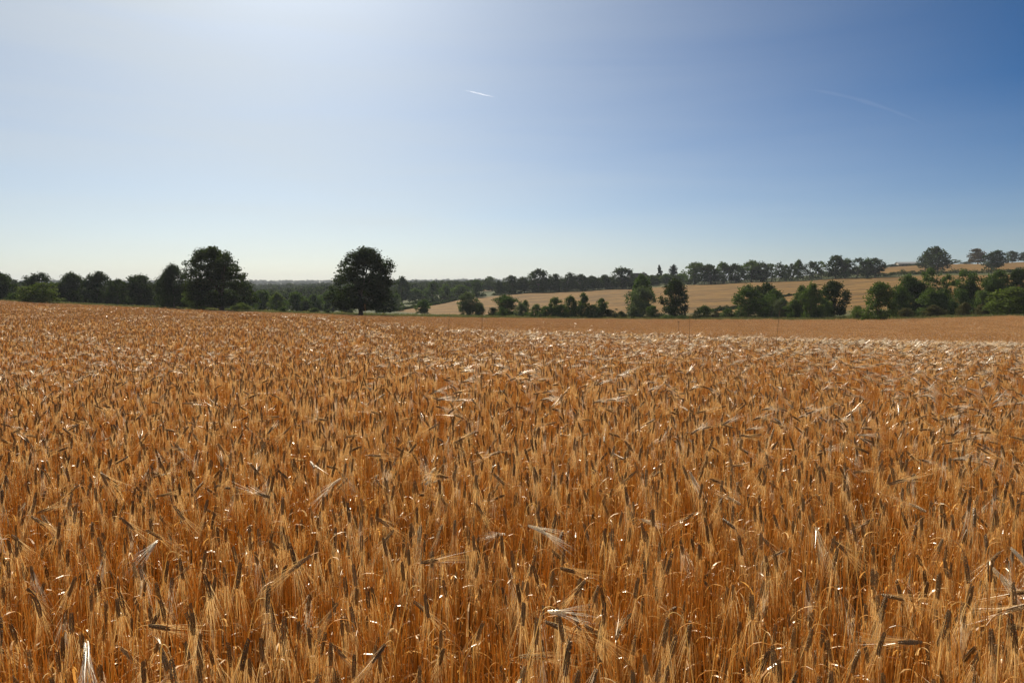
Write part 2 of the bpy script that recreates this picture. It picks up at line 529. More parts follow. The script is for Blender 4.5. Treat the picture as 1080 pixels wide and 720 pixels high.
# ------------------------------------------------------------------ haze
def build_haze():
    mb = MB()
    x0, x1, y0, y1, z0, z1 = -5200, 5200, -300, 5600, -45, 75
    V = [(x, y, z) for z in (z0, z1) for y in (y0, y1) for x in (x0, x1)]
    F = [(0, 2, 3, 1), (4, 5, 7, 6), (0, 1, 5, 4), (2, 6, 7, 3), (0, 4, 6, 2), (1, 3, 7, 5)]
    mb.add(V, F)
    m, n, l = new_mat("haze_air")
    out = n.new("ShaderNodeOutputMaterial")
    v = n.new("ShaderNodeVolumePrincipled")
    v.inputs["Color"].default_value = (0.86, 0.92, 1.0, 1)
    v.inputs["Density"].default_value = 0.00011
    v.inputs["Anisotropy"].default_value = 0.05
    l.new(v.outputs[0], out.inputs["Volume"])
    o = link("haze", mb.mesh("haze", [m]))
    tag(o, "thin pale summer haze over the farmland", "haze", kind="stuff")
build_haze()

# ------------------------------------------------------------------ instancing of uncountable stuff
def scatter(name, pts, rots, scl, variant, sources, label, cat):
    coll = bpy.data.collections.new(name + "_sources")
    for s in sources: coll.objects.link(s)
    me = bpy.data.meshes.new(name)
    N = len(pts)
    me.vertices.add(N)
    me.vertices.foreach_set("co", np.asarray(pts, np.float32).ravel())
    for nm, ty, key, val in (("rot", 'FLOAT_VECTOR', "vector", rots), ("scl", 'FLOAT_VECTOR', "vector", scl), ("variant", 'INT', "value", variant)):
        a = me.attributes.new(nm, ty, 'POINT')
        a.data.foreach_set(key, np.asarray(val, np.int32 if ty == 'INT' else np.float32).ravel())
    o = link(name, me)
    ng = bpy.data.node_groups.new(name, 'GeometryNodeTree')
    ng.interface.new_socket("Geometry", in_out='INPUT', socket_type='NodeSocketGeometry')
    ng.interface.new_socket("Geometry", in_out='OUTPUT', socket_type='NodeSocketGeometry')
    n, l = ng.nodes, ng.links
    gi = n.new("NodeGroupInput"); go = n.new("NodeGroupOutput")
    ci = n.new("GeometryNodeCollectionInfo")
    ci.inputs["Collection"].default_value = coll
    ci.inputs["Separate Children"].default_value = True
    ci.inputs["Reset Children"].default_value = True
    ip = n.new("GeometryNodeInstanceOnPoints")
    ip.inputs["Pick Instance"].default_value = True
    def attr(nm, ty):
        a = n.new("GeometryNodeInputNamedAttribute"); a.data_type = ty; a.inputs["Name"].default_value = nm
        return a.outputs["Attribute"]
    e2r = n.new("FunctionNodeEulerToRotation")
    l.new(attr("rot", 'FLOAT_VECTOR'), e2r.inputs[0])
    l.new(gi.outputs[0], ip.inputs["Points"])
    l.new(ci.outputs[0], ip.inputs["Instance"])
    l.new(attr("variant", 'INT'), ip.inputs["Instance Index"])
    l.new(e2r.outputs[0], ip.inputs["Rotation"])
    l.new(attr("scl", 'FLOAT_VECTOR'), ip.inputs["Scale"])
    l.new(ip.outputs[0], go.inputs[0])
    md = o.modifiers.new("scatter", 'NODES'); md.node_group = ng
    tag(o, label, cat, kind="stuff")
    return o

# ------------------------------------------------------------------ barley
def blade(pts, widths, side, tint_fold=0.0):
    """flat ribbon along pts, ends in a point"""
    pts = np.asarray(pts, float)
    n = len(pts)
    V, F = [], []
    for i in range(n - 1):
        s = side[i] if np.ndim(side) > 1 else side
        V += [pts[i] - s * widths[i], pts[i] + s * widths[i]]
    V.append(pts[-1])
    for i in range(n - 2):
        F.append((2 * i, 2 * i + 1, 2 * i + 3, 2 * i + 2))
    k = 2 * (n - 2)
    F.append((k, k + 1, k + 2))
    return V, F

def barley(rng, lod=0, h=None, bend=None, phi=None, has_ear=True, pale=0.0, lean=None):
    """returns dict of MB for one plant standing at the origin"""
    h = h or rng.uniform(0.74, 0.90)
    if bend is None:
        u = rng.random()
        bend = R_(rng.uniform(155, 178)) if u < 0.76 else (R_(rng.uniform(115, 155)) if u < 0.94 else R_(rng.uniform(60, 110)))
    phi = rng.uniform(0, 2 * math.pi) if phi is None else phi
    lean = R_(abs(rng.gauss(0, 4.5))) if lean is None else lean
    u = np.array([math.cos(phi), math.sin(phi), 0]); w = np.array([-math.sin(phi), math.cos(phi), 0]); up = np.array([0, 0, 1.0])
    wob = rng.gauss(0, 0.012)
    tint = min(1, max(0, rng.gauss(0.47, 0.33) + pale))
    out = dict(stem=MB(), leaves=[], ear=MB(), awns=MB())
    # centre line: straightish stem, then a hook
    rb = rng.uniform(0.016, 0.045)
    top = h - rb
    nseg = {0: 6, 1: 3, 2: 1}[lod]
    start = {0: 0.0, 1: 0.25, 2: 0.55}[lod] * top
    pts = []; rad = []
    p = np.zeros(3)
    for i in range(nseg + 1):
        s = start + (top - start) * i / nseg
        f = s / top
        pts.append(u * (math.tan(lean) * s * (0.4 + 0.6 * f)) + w * (wob * math.sin(f * 3.0)) + up * s)
        rad.append((0.0021 - 0.0009 * f) * (1 if lod == 0 else 1.25 if lod == 1 else 2.2))
    nb = {0: 6, 1: 4, 2: 2}[lod]
    a0 = lean
    p = pts[-1]
    ang = a0
    step = rb * (bend - a0) / nb
    for i in range(nb):
        ang = a0 + (bend - a0) * (i + 0.5) / nb
        p = p + step * (u * math.sin(ang) + up * math.cos(ang))
        pts.append(p); rad.append(rad[nseg] * 0.85)
    V, F = tube(pts, rad, 3 if lod else 4, cap=False)
    out['stem'].add(V, F, 0, tint)
    if has_ear:
        L = rng.uniform(0.052, 0.076)
        droop = rng.uniform(0.0, 0.35)
        def axis(s):      # position along the ear
            a = bend + droop * s * 0.5 * (1 if bend < 2.9 else 0)
            return p + s * L * (u * math.sin(a) + up * math.cos(a)), (u * math.sin(bend + droop * s) + up * math.cos(bend + droop * s))
        roll = rng.uniform(0, math.pi)
        et = min(1, max(0, rng.gauss(0.42, 0.2) + pale))
        def frame(t):
            n1 = w * math.cos(roll) + np.cross(t, w) * math.sin(roll)
            n1 = unit(n1 - t * np.dot(n1, t))
            return n1, np.cross(t, n1)
        if lod == 0:
            nodes = 12
            for k in range(nodes * 2):
                s = k / (nodes * 2.0)
                c, t = axis(s)
                n1, n2 = frame(t)
                sg = 1 if k % 2 == 0 else -1
                taper = 0.72 + 0.5 * math.sin(math.pi * min(1, s * 0.85 + 0.12))
                for q in ((-1, 0, 1) if k % 2 == 0 or True else (0,)):
                    if q and rng.random() < 0.12: continue
                    o_ = n1 * sg * (0.0024 if q == 0 else 0.0012) * taper + n2 * q * 0.0026 * taper
                    dr = unit(t + (n1 * sg * (0.26 if q == 0 else 0.15) + n2 * q * 0.22))
                    b_ = c + o_
                    g = 0.0098 * taper * (1.0 if q == 0 else 0.85)
                    tip = b_ + dr * g
                    mid = b_ + dr * g * 0.42
                    r1 = 0.0019 * taper; 
                    sx = unit(np.cross(dr, n2 + 0.01)); sy = np.cross(dr, sx)
                    VV = [b_, mid + sx * r1, mid + sy * r1, mid - sx * r1, mid - sy * r1, tip]
                    FF = [(0, 2, 1), (0, 3, 2), (0, 4, 3), (0, 1, 4), (5, 1, 2), (5, 2, 3), (5, 3, 4), (5, 4, 1)]
                    out['ear'].add(VV, FF, 2, min(1, max(0, et + rng.gauss(0, 0.07))))
                    if q == 0 or rng.random() < 0.2:
                        al = rng.uniform(0.09, 0.145) * (0.8 + 0.35 * s)
                        ad = unit(dr * 0.6 + t * 0.9 + n1 * rng.gauss(0, 0.13) + n2 * rng.gauss(0, 0.16))
                        cv = (n1 * rng.gauss(0, 1) + n2 * rng.gauss(0, 1)) * 0.05 * al + up * -0.03 * al
                        sd = unit(np.cross(ad, np.array([rng.gauss(0, 1), rng.gauss(0, 1), rng.gauss(0, 1)])))
                        P = [tip - dr * 0.002, tip + ad * al * 0.5 + cv * 0.3, tip + ad * al + cv]
                        VV, FF = blade(P, [0.00038, 0.00029, 0.0001], sd)
                        out['awns'].add(VV, FF, 3, min(1, max(0, rng.gauss(0.5, 0.18) + pale)))
        else:
            ns = 5 if lod == 1 else 3
            P, r = [], []
            for i in range(ns + 1):
                s = i / ns
                P.append(axis(s)[0]); r.append((0.0046 if lod == 1 else 0.0062) * (0.45 + 0.75 * math.sin(math.pi * (0.12 + 0.8 * s))))
            VV, FF = tube(P, r, 5 if lod == 1 else 3)
            out['ear'].add(VV, FF, 2, et)
            for k in range(16 if lod == 1 else 7):
                s = rng.uniform(0.2, 1.0)
                c, t = axis(s); n1, n2 = frame(t)
                al = rng.uniform(0.09, 0.14)
                ad = unit(t + n1 * rng.gauss(0, 0.16) + n2 * rng.gauss(0, 0.16))
                sd = unit(np.cross(ad, np.array([rng.gauss(0, 1), rng.gauss(0, 1), rng.gauss(0, 1)])))
                wd = 0.0010 if lod == 1 else 0.0030
                VV = [c - sd * wd, c + sd * wd, c + ad * al]
                out['awns'].add(VV, [(0, 1, 2)], 3, min(1, max(0, rng.gauss(0.5, 0.18) + pale)))
    # dry leaves
    if lod < 2:
        for q in range(rng.choice([0, 0, 1, 1, 2] if lod == 0 else [0, 1])):
            mb = MB()
            f = rng.uniform(0.30, 0.86)
            base = u * (math.tan(lean) * f * top * (0.4 + 0.6 * f)) + w * (wob * math.sin(f * 3.0)) + up * f * top
            ph = rng.uniform(0, 2 * math.pi)
            d1 = np.array([math.cos(ph), math.sin(ph), 0]); s1 = np.array([-math.sin(ph), math.cos(ph), 0])
            ll = rng.uniform(0.07, 0.17)
            P, W, SD = [], [], []
            n = 6 if lod == 0 else 4
            a = rng.uniform(0.15, 0.7); da = rng.uniform(1.2, 2.9) / n
            tw = rng.uniform(-1.5, 1.5)
            q_ = base.copy()
            for i in range(n):
                P.append(q_.copy())
                W.append(rng.uniform(0.0024, 0.0042) * (1 - 0.6 * (i / n) ** 2))
                dr = d1 * math.sin(a) + up * math.cos(a)
                nn = np.cross(s1, dr)
                SD.append(unit(s1 * math.cos(tw * i / n) + nn * math.sin(tw * i / n)))
                q_ = q_ + dr * ll / n
                a += da
            VV, FF = blade(P, W, np.array(SD))
            mb.add(VV, FF, 1, min(1, max(0, rng.gauss(0.5, 0.22))))
            out['leaves'].append(mb)
    return out

def clump(rng, n, radius, lod, ear_frac, hr, name, square=False, wind=False):
    white = 0.75 if wind else (0.08, 0.22, 0.30)[lod]  # share of plants whose awns get sun glints as a pale colour
    mb = MB()
    for i in range(n):
        if square:
            x, y = rng.uniform(-radius, radius), rng.uniform(-radius, radius)
        else:
            r = radius * math.sqrt(rng.random()); a = rng.uniform(0, 2 * math.pi)
            x, y = r * math.cos(a), r * math.sin(a)
        he = rng.random() < ear_frac
        b = barley(rng, lod, h=rng.uniform(*hr) if he else rng.uniform(0.5, hr[1] - 0.03), has_ear=he,
                   bend=(R_(rng.uniform(50, 130)) if wind and rng.random() < 0.75 else None) if he else R_(rng.uniform(5, 60)),
                   phi=rng.gauss(-0.25, 0.45) if wind else None, lean=R_(rng.uniform(3, 12)) if wind else None)
        M = np.eye(4); M[0, 3] = x; M[1, 3] = y
        for k in ('stem', 'ear'): mb.merge(b[k], M)
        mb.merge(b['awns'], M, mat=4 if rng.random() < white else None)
        for lf in b['leaves']: mb.merge(lf, M)
    me = mb.mesh(name, M_CROP)
    return bpy.data.objects.new(name, me)

IND_R0, IND_R1, IND_A = 1.30, 3.0, R_(39)
def build_crop():
    rng = random.Random(7)
    nrg = np.random.default_rng(11)
    under = [clump(rng, 30, 0.19, 0, 0.10, (0.48, 0.76), "barley_clump") for _ in range(10)]     # lower storey among the single plants
    near = [clump(rng, 26, 0.19, 0, 0.34, (0.66, 0.88), "barley_clump") for _ in range(12)]
    mid = [clump(rng, 80, 0.36, 1, 0.44, (0.60, 0.80), "barley_clump") for _ in range(10)]
    far = [clump(rng, 330, 1.05, 2, 0.75, (0.62, 0.84), "barley_clump", True) for _ in range(8)]
    near_w = [clump(rng, 26, 0.19, 0, 0.30, (0.64, 0.86), "barley_clump", wind=True) for _ in range(6)]
    mid_w = [clump(rng, 80, 0.36, 1, 0.42, (0.58, 0.77), "barley_clump", wind=True) for _ in range(6)]
    src = under + near + mid + far + near_w + mid_w
    def windy(x, y):
        """patches where the wind has combed the ears over, more of them to the east"""
        w = 0.38 + 0.34 * np.tanh(x / 3.0) + 0.25 * np.sin(x * 0.7 + 0.9 * np.sin(y * 0.5)) * np.sin(y * 0.55 + 0.6 * x)
        return nrg.random(len(x)) < np.clip(w, 0.03, 0.85) * np.clip((np.hypot(x, y) - 3.5) / 3.5, 0, 1)
    P, Rr, Sc, Va = [], [], [], []
    def put(x, y, v, hs=None, w=None):
        z = ground_xy(x, y)
        for i in range(len(x)):
            P.append((x[i], y[i], z[i]))
            Rr.append((nrg.normal(0, 0.03), nrg.normal(0, 0.03), nrg.normal(0, 0.3) if w is not None and w[i] else nrg.uniform(0, 6.283)))
            k = hs[i] if hs is not None else 1.0
            Sc.append((1, 1, k))
            Va.append(v[i])
    def height(x, y):
        # the crop is not level: slow waves plus single taller spots
        return 1.0 + 0.045 * np.sin(x * 0.9 + y * 0.35) + 0.04 * np.sin(x * 0.33 - y * 0.8 + 1.0) + nrg.normal(0, 0.02, len(x))
    # near, jittered grid
    st = 0.285
    gx, gy = np.meshgrid(np.arange(-9.5, 9.5, st), np.arange(-4, 10.2, st))
    gx = (gx + nrg.uniform(-0.12, 0.12, gx.shape)).ravel(); gy = (gy + nrg.uniform(-0.12, 0.12, gy.shape)).ravel()
    d = np.hypot(gx, gy); a = np.arctan2(gx, gy)
    keep = (d > 0.8) & (d < 9.6) & ((np.abs(a) < R_(52)) | (d < 3.5))
    gx, gy, d, a = gx[keep], gy[keep], d[keep], a[keep]
    inner = (d < IND_R1 - 0.05) & (np.abs(a) < IND_A)
    v = np.where(inner, nrg.integers(0, 10, len(gx)), nrg.integers(10, 22, len(gx)))
    wd = windy(gx, gy)
    put(gx, gy, np.where(wd, nrg.integers(40, 46, len(gx)), v), hs=height(gx, gy) * (1 - 0.09 * np.clip((d - 4) / 5, 0, 1)), w=wd)
    # a second lower storey so that gaps show stems, not soil
    k = (d < 7)
    put(gx[k] + nrg.uniform(-0.14, 0.14, k.sum()), gy[k] + nrg.uniform(-0.14, 0.14, k.sum()), nrg.integers(0, 10, k.sum()))
    # middle distance
    st = 0.52
    gx, gy = np.meshgrid(np.arange(-34, 34, st), np.arange(4, 46, st))
    gx = (gx + nrg.uniform(-0.22, 0.22, gx.shape)).ravel(); gy = (gy + nrg.uniform(-0.22, 0.22, gy.shape)).ravel()
    d = np.hypot(gx, gy); a = np.arctan2(gx, gy)
    keep = (d > 9.3) & (d < 42) & (np.abs(a) < R_(48))
    gx, gy = gx[keep], gy[keep]
    wd = windy(gx, gy)
    put(gx, gy, np.where(wd, nrg.integers(46, 52, len(gx)), nrg.integers(22, 32, len(gx))), hs=height(gx, gy), w=wd)
    # far
    st = 1.9
    gx, gy = np.meshgrid(np.arange(-150, 150, st), np.arange(20, 192, st))
    gx = (gx + nrg.uniform(-0.6, 0.6, gx.shape)).ravel(); gy = (gy + nrg.uniform(-0.6, 0.6, gy.shape)).ravel()
    d = np.hypot(gx, gy); a = np.arctan2(gx, gy)
    keep = (d > 41) & (d < edge_d(a) - 0.5) & (np.abs(a) < R_(48))
    gx, gy = gx[keep], gy[keep]
    hs = height(gx, gy)
    hs = hs * (1 - 0.16 * (np.cos(2 * math.pi * (gy + 0.12 * gx) / 21.0) > 0.93) - 0.04 * np.sin(gy * 0.35 + gx * 0.05))   # drill and wheel lines
    put(gx, gy, nrg.integers(32, 40, len(gx)), hs=hs)
    scatter("barley_crop", P, Rr, Sc, Va, src, "ripe golden barley covering the whole field behind the nearest plants", "crop")
    print("crop instances", len(P))
build_crop()

# ---- the nearest plants, each a thing of its own
def plant_proto(rng, bleached=False, **kw):  # bleached: paler straw plus sun glint painted into ear and awns
    b = barley(rng, 0, **kw)
    return dict(stem=b['stem'].mesh("stem", [M_STEM]), leaves=[m.mesh("leaf", [M_LEAF]) for m in b['leaves']],
                ear=b['ear'].mesh("ear", [M_PALE_GLINT if bleached else M_EAR]), awns=b['awns'].mesh("awns", [M_PALE_GLINT if bleached else M_AWN]))

def set_plant(pr, x, y, rz, s, label, group):
    o = empty("barley_plant", (x, y, float(ground_xy(np.array(x), np.array(y)))))
    o.rotation_euler = (random.gauss(0, 0.02), random.gauss(0, 0.02), rz)
    o.scale = (s, s, s)
    link("stem", pr['stem'], o)
    for lf in pr['leaves']: link("leaf", lf, o)
    e = link("ear", pr['ear'], o)
    link("awns", pr['awns'], e)
    tag(o, label, "barley plant", group)
    return o

def build_plants():
    rng = random.Random(23)
    random.seed(5)
    kinds = [
        ("hang", 11, dict(), (158, 178), "ripe barley plant with dark ear hanging straight down from its hooked stem"),
        ("tilt", 5, dict(), (105, 148), "ripe barley plant with ear drooping at a slant from its bent stem"),
        ("out", 3, dict(), (60, 100), "ripe barley plant holding its ear out sideways with long spread awns"),
        ("pale", 3, dict(pale=0.45, bleached=True), (95, 160), "bleached barley plant with cream coloured ear and sun glint painted into its awns"),
    ]
    protos = {k: [plant_proto(rng, bend=R_(rng.uniform(*b)), h=rng.uniform(0.68, 0.92), **kw) for _ in range(n)] for k, n, kw, b, lab in kinds}
    labs = {k: lab for k, n, kw, b, lab in kinds}
    pts = []
    tries = 0
    while len(pts) < 296 and tries < 60000:
        tries += 1
        d = math.sqrt(rng.uniform(IND_R0 ** 2, IND_R1 ** 2)); a = rng.uniform(-IND_A, IND_A)
        x, y = d * math.sin(a), d * math.cos(a)
        if all((x - q[0]) ** 2 + (y - q[1]) ** 2 > 0.022 ** 2 for q in pts) and 0.5 + 0.5 * math.sin(x * 6.1 + 2.0 * math.sin(y * 4.3)) * math.sin(y * 5.7 + x * 1.7) > rng.random() * 0.85:
            pts.append((x, y))
    for x, y in pts:
        u = rng.random()
        k = "hang" if u < 0.82 else "tilt" if u < 0.94 else "out" if u < 0.965 else "pale"
        set_plant(rng.choice(protos[k]), x, y, rng.uniform(0, 2 * math.pi), rng.uniform(0.9, 1.06), labs[k], "nearest barley plants of the field")
    # plants that stand out; the pale ones have sun glint painted in
    def single(px, row, h, label, **kw):
        v = pix_dir(px, row); t = (h - CAMZ) / v[2]
        x, y = v[0] * t, v[1] * t
        set_plant(plant_proto(rng, h=h, **kw), x, y, 0.0, 1.0, label, None)
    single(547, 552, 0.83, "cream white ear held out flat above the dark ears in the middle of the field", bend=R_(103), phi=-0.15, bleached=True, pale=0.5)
    single(1026, 590, 0.84, "bleached ear with long awns painted glint white drooping by the frame's edge", bend=R_(138), phi=-0.3, bleached=True, pale=0.5)
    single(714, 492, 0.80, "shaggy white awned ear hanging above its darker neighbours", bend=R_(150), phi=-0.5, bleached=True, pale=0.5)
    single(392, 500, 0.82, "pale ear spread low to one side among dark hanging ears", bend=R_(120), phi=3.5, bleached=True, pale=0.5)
    single(925, 640, 0.78, "barley stem arched far over with its dark ear nodding at the end", bend=R_(140), phi=0.1, lean=R_(34))
    single(450, 655, 0.74, "barley stem slanting across its neighbours with dark ear at its tip", bend=R_(150), phi=0.2, lean=R_(28))
build_plants()

# ------------------------------------------------------------------ trees
def crown_mesh(name, kind, seed, mat, nleaf, leaf, lod=0):
    g = np.random.default_rng(seed)
    zb, K, lobes = 0.12, 60, (0.07, 0.13)
    if kind == "oak":
        zb, K, lobes = 0.10, 210, (0.055, 0.10)
        prof = ([0, 0.12, 0.4, 0.65, 0.82, 0.93, 1.0], [0.80, 0.97, 1.0, 0.93, 0.76, 0.54, 0.24])
    elif kind == "round":
        zb, K, lobes = 0.05, 120, (0.085, 0.15)
        prof = ([0, 0.15, 0.5, 0.72, 0.88, 1.0], [0.90, 1.0, 1.0, 0.92, 0.70, 0.30])
    elif kind == "tall":
        zb, K, lobes = 0.05, 110, (0.08, 0.14)
        prof = ([0, 0.2, 0.45, 0.7, 0.9, 1.0], [0.9, 1.0, 0.95, 0.82, 0.58, 0.22])
    elif kind == "open":
        zb, K, lobes = 0.16, 64, (0.07, 0.125)
        prof = ([0, 0.3, 0.6, 0.85, 1.0], [0.65, 0.92, 1.0, 0.8, 0.3])
    elif kind == "bush":
        zb, K, lobes = 0.0, 90, (0.09, 0.16)
        prof = ([0, 0.3, 0.6, 0.82, 0.95, 1.0], [0.97, 1.0, 0.93, 0.74, 0.50, 0.22])
    elif kind == "conifer":
        zb, K, lobes = 0.05, 50, (0.06, 0.12)
        prof = ([0, 0.1, 0.5, 0.8, 1.0], [0.8, 1.0, 0.62, 0.32, 0.03])
    C, LR = [], []
    wav = 0.6 if kind == "oak" else 1.0
    lop = g.normal(0, 0.05, 2)
    # uneven outline: the profile is pushed in and out by direction
    ph = g.uniform(0, 6.28, 6)
    while len(C) < K:
        z = g.uniform(0, 1)
        rmax = np.interp(z, *prof) * 0.5
        a = g.uniform(0, 2 * math.pi)
        rmax *= 1 + wav * (0.13 * math.sin(2 * a + ph[0] + 3 * z) + 0.12 * math.sin(3 * a + ph[1] - 5 * z) + 0.08 * math.sin(9 * z + ph[2]))
        lr = g.uniform(*lobes)
        rr = max(0, rmax - lr * 0.75) * (g.uniform(0, 1) ** 0.5)
        lo, hi = zb + lr * (0.3 if kind == "bush" else 0.6), 1.0 - lr * 0.7
        zz = lo + (hi - lo) * z
        C.append((rr * math.cos(a) + lop[0] * z, rr * math.sin(a) + lop[1] * z, zz)); LR.append(lr)
    C = np.array(C); LR = np.array(LR)
    C[:, 2] *= 1.0 / max(1e-6, np.max(C[:, 2] + LR * 0.75))
    C[:, :2] *= 0.5 / np.percentile(np.hypot(C[:, 0], C[:, 1]) + LR * 0.8, 92)
    w = LR ** 2; w /= w.sum()
    k = g.choice(K, nleaf, p=w)
    dirs = g.normal(size=(nleaf, 3)); dirs /= np.linalg.norm(dirs, axis=1)[:, None]
    dirs[:, 2] = np.where(dirs[:, 2] < -0.3, dirs[:, 2] * 0.5, dirs[:, 2])
    rad = LR[k] * np.minimum(1.35, (0.25 + 0.75 * g.random(nleaf) ** 0.6) * (1 + 0.18 * g.normal(size=nleaf)))
    pos = C[k] + dirs * rad[:, None] * np.array([1.0, 1.0, 0.95])
    pos[:, 2] = np.maximum(pos[:, 2], 0.004)
    nr = dirs * 0.55 + g.normal(size=(nleaf, 3)) * 0.7 + np.array([0, 0, 0.35])
    nr /= np.linalg.norm(nr, axis=1)[:, None]
    t1 = np.cross(nr, g.normal(size=(nleaf, 3))); t1 /= np.linalg.norm(t1, axis=1)[:, None]
    t2 = np.cross(nr, t1)
    s = leaf * g.uniform(0.6, 1.35, nleaf)
    V = np.stack([pos - t1 * s[:, None], pos + t2 * s[:, None] * 0.8, pos + t1 * s[:, None], pos - t2 * s[:, None] * 0.8], 1).reshape(-1, 3)
    F = np.arange(nleaf * 4).reshape(-1, 4)
    lobe_t = g.normal(0, 0.16, K)
    tint = np.clip(0.5 + lobe_t[k] + g.normal(0, 0.14, nleaf), 0, 1)
    return quad_mesh(name, V, F, mat, np.repeat(tint, 4)), C

def trunk_mesh(kind, seed, C):
    g = np.random.default_rng(seed + 999)
    mb = MB()
    th = 0.5 if kind != "conifer" else 0.9
    tr = {"oak": 0.033, "round": 0.03, "tall": 0.028, "open": 0.022, "bush": 0.022, "conifer": 0.02}[kind]
    pts = [np.array([0, 0, -0.02])]
    n = 6
    for i in range(1, n + 1):
        pts.append(np.array([g.normal(0, 0.008) * i / 2, g.normal(0, 0.008) * i / 2, th * i / n]))
    rad = [tr * 1.45, tr] + [tr * (1 - 0.6 * i / n) for i in range(2, n + 1)]
    V, F = tube(pts, rad, 8); mb.add(V, F)
    sel = g.choice(len(C), min(len(C), 16 if kind in ("oak", "open") else 9), replace=False)
    for q in sel:
        c = C[q]
        j = int(g.integers(1 if kind == "bush" else 2, n + 1))
        b = pts[j]
        if c[2] < b[2]: b = pts[max(1, j - 2)]
        m = (b + c) / 2 + np.array([0, 0, -0.02 + 0.06 * abs(g.normal())])
        r0 = rad[j] * 0.55
        V, F = tube([b, m, c], [r0, r0 * 0.6, r0 * 0.2], 5); mb.add(V, F)
    return mb.mesh("trunk", [M_BARK], True)

PROTO = {}
def proto(kind, mat, seed, size):
    """size: 0 far, 1 middle, 2 near"""
    key = (kind, mat.name, seed, size)
    if key not in PROTO:
        nl, lf = {0: (3000, 0.030), 1: (8000, 0.020), 2: (30000, 0.0115)}[size]
        if kind == "open": nl = int(nl * 0.5)
        if kind == "bush": nl = int(nl * 0.9)
        crown, C = crown_mesh("crown", kind, seed, mat, nl, lf)
        PROTO[key] = (crown, trunk_mesh(kind, seed, C))
    return PROTO[key]

_trng = random.Random(77)
def tree(name, label, cat, px, top, w, d, kind, mat, seed, size=1, group=None, rz=None, depth=1.0):
    p = at(px, 320, d)
    h = z_at(px, top, d) - p[2]
    wm = w * px_m(px, d)
    o = empty(name, tuple(p))
    o.rotation_euler = (0, 0, _trng.uniform(0, 6.28) if rz is None else rz)
    o.scale = (wm, wm * depth, h)
    cr, tr = proto(kind, mat, seed, size)
    link("crown", cr, o)
    link("trunk", tr, o)
    tag(o, label, cat, group)
    return o

G1 = "trees along the far edge of the barley"
G2 = "trees and bushes of the hedgerow below the hillside"
G3 = "trees of the dark wood at the top of the hillside"
G4 = "trees in the row along the ridge"
G5 = "trees on the skyline field"
G6 = "trees of the valley wood"
T = "tree"; B = "bush"

# the big ones
tree("oak_tree", "tall broad dark oak with ragged crown, beside the shorter trees of the field edge", T, 234, 260.5, 72, 169, "oak", M_OAK, 3, 2, G1)
tree("oak_tree", "solitary dark rounded oak on a visible trunk at the field margin", T, 380, 261, 73, 154, "oak", M_OAK, 8, 2, G1)
# field edge, from the frame's edge inwards
tree("field_tree", "dark tree cut by the frame at the far end of the field edge", T, 2, 286, 34, 205, "tall", M_OAK, 11, 1, G1)
tree("field_bush", "low dark bush between the cut-off tree and the olive round bush", B, 20, 308, 26, 196, "bush", M_GREEN, 12, 1, G1)
tree("field_bush", "round olive green bush alone in front of the dark field edge trees", B, 39, 298, 46, 181, "bush", M_BRIGHT, 13, 1, G1)
tree("field_tree", "dark tree standing directly behind the round olive bush", T, 42, 287, 36, 220, "round", M_OAK, 14, 1, G1)
tree("field_tree", "flat-topped dark tree next to the one behind the olive bush", T, 73, 286.5, 34, 222, "round", M_OAK, 15, 1, G1)
tree("field_tree", "dark peaked tree, third along from the olive bush", T, 103, 286, 36, 218, "tall", M_OAK, 16, 1, G1)
tree("field_tree", "small dark tree squeezed between the peaked one and the rounded dense one", T, 124, 293.5, 26, 222, "tall", M_OAK, 17, 1, G1)
tree("field_tree", "rounded dense dark tree just before the gap beside the tall oak", T, 148, 289.5, 44, 212, "round", M_OAK, 18, 1, G1)
tree("field_tree", "irregular dark tree leaning against the near side of the tall oak", T, 184, 278.5, 34, 186, "round", M_OAK, 19, 2, G1)
tree("field_tree", "low dark tree at the outer foot of the irregular tree by the tall oak", T, 174, 288, 26, 196, "round", M_OAK, 20, 1, G1)
tree("field_tree", "small lighter olive tree under the tall oak on a short trunk", T, 208, 296, 30, 170, "round", M_GREEN, 21, 1, G1)
tree("field_bush", "pale low bush at the foot of the tall oak", B, 254, 319, 24, 182, "bush", M_BRIGHT, 22, 1, G1)
# valley wood between the two oaks
for px, top, w, d, kd, mt, sd, lb in (
    (277, 305.5, 28, 246, "round", M_GREEN, 31, "green tree first beyond the tall oak in the valley wood"),
    (292, 308, 20, 226, "round", M_BRIGHT, 32, "small pale round-headed tree in front of the valley wood"),
    (312, 307, 25, 232, "round", M_GREEN, 33, "round-headed tree with a bare trunk in the valley wood"),
    (333, 310, 24, 250, "tall", M_GREEN, 34, "bushy tree next after the round-headed one in the valley wood"),
    (351, 307, 30, 262, "round", M_GREEN, 35, "tree half hidden behind the solitary oak on the valley wood side"),
    (262, 312, 20, 236, "bush", M_GREEN, 36, "low thicket tree in the shade beyond the tall oak"),
    (322, 316, 16, 222, "bush", M_OAK, 37, "dark thicket bush between two valley wood trees"),
    (366, 314, 20, 226, "bush", M_BRIGHT, 38, "lighter bush behind the trunk side of the solitary oak")):
    tree("valley_tree" if kd != "bush" else "valley_bush", lb, T if kd != "bush" else B, px, top, w, d, kd, mt, sd, 1, G6)
for px, top, w, sd, lb in ((298, 323.5, 17, 41, "low bramble bush on the field verge, farthest from the solitary oak"),
                           (331, 324.5, 16, 42, "low bramble bush on the field verge, middle of three"),
                           (346, 326, 11, 43, "small bramble bush on the field verge nearest the solitary oak")):
    tree("verge_bush", lb, B, px, top, w, 172, "bush", M_GREEN, sd, 1, "low bushes on the field verge")
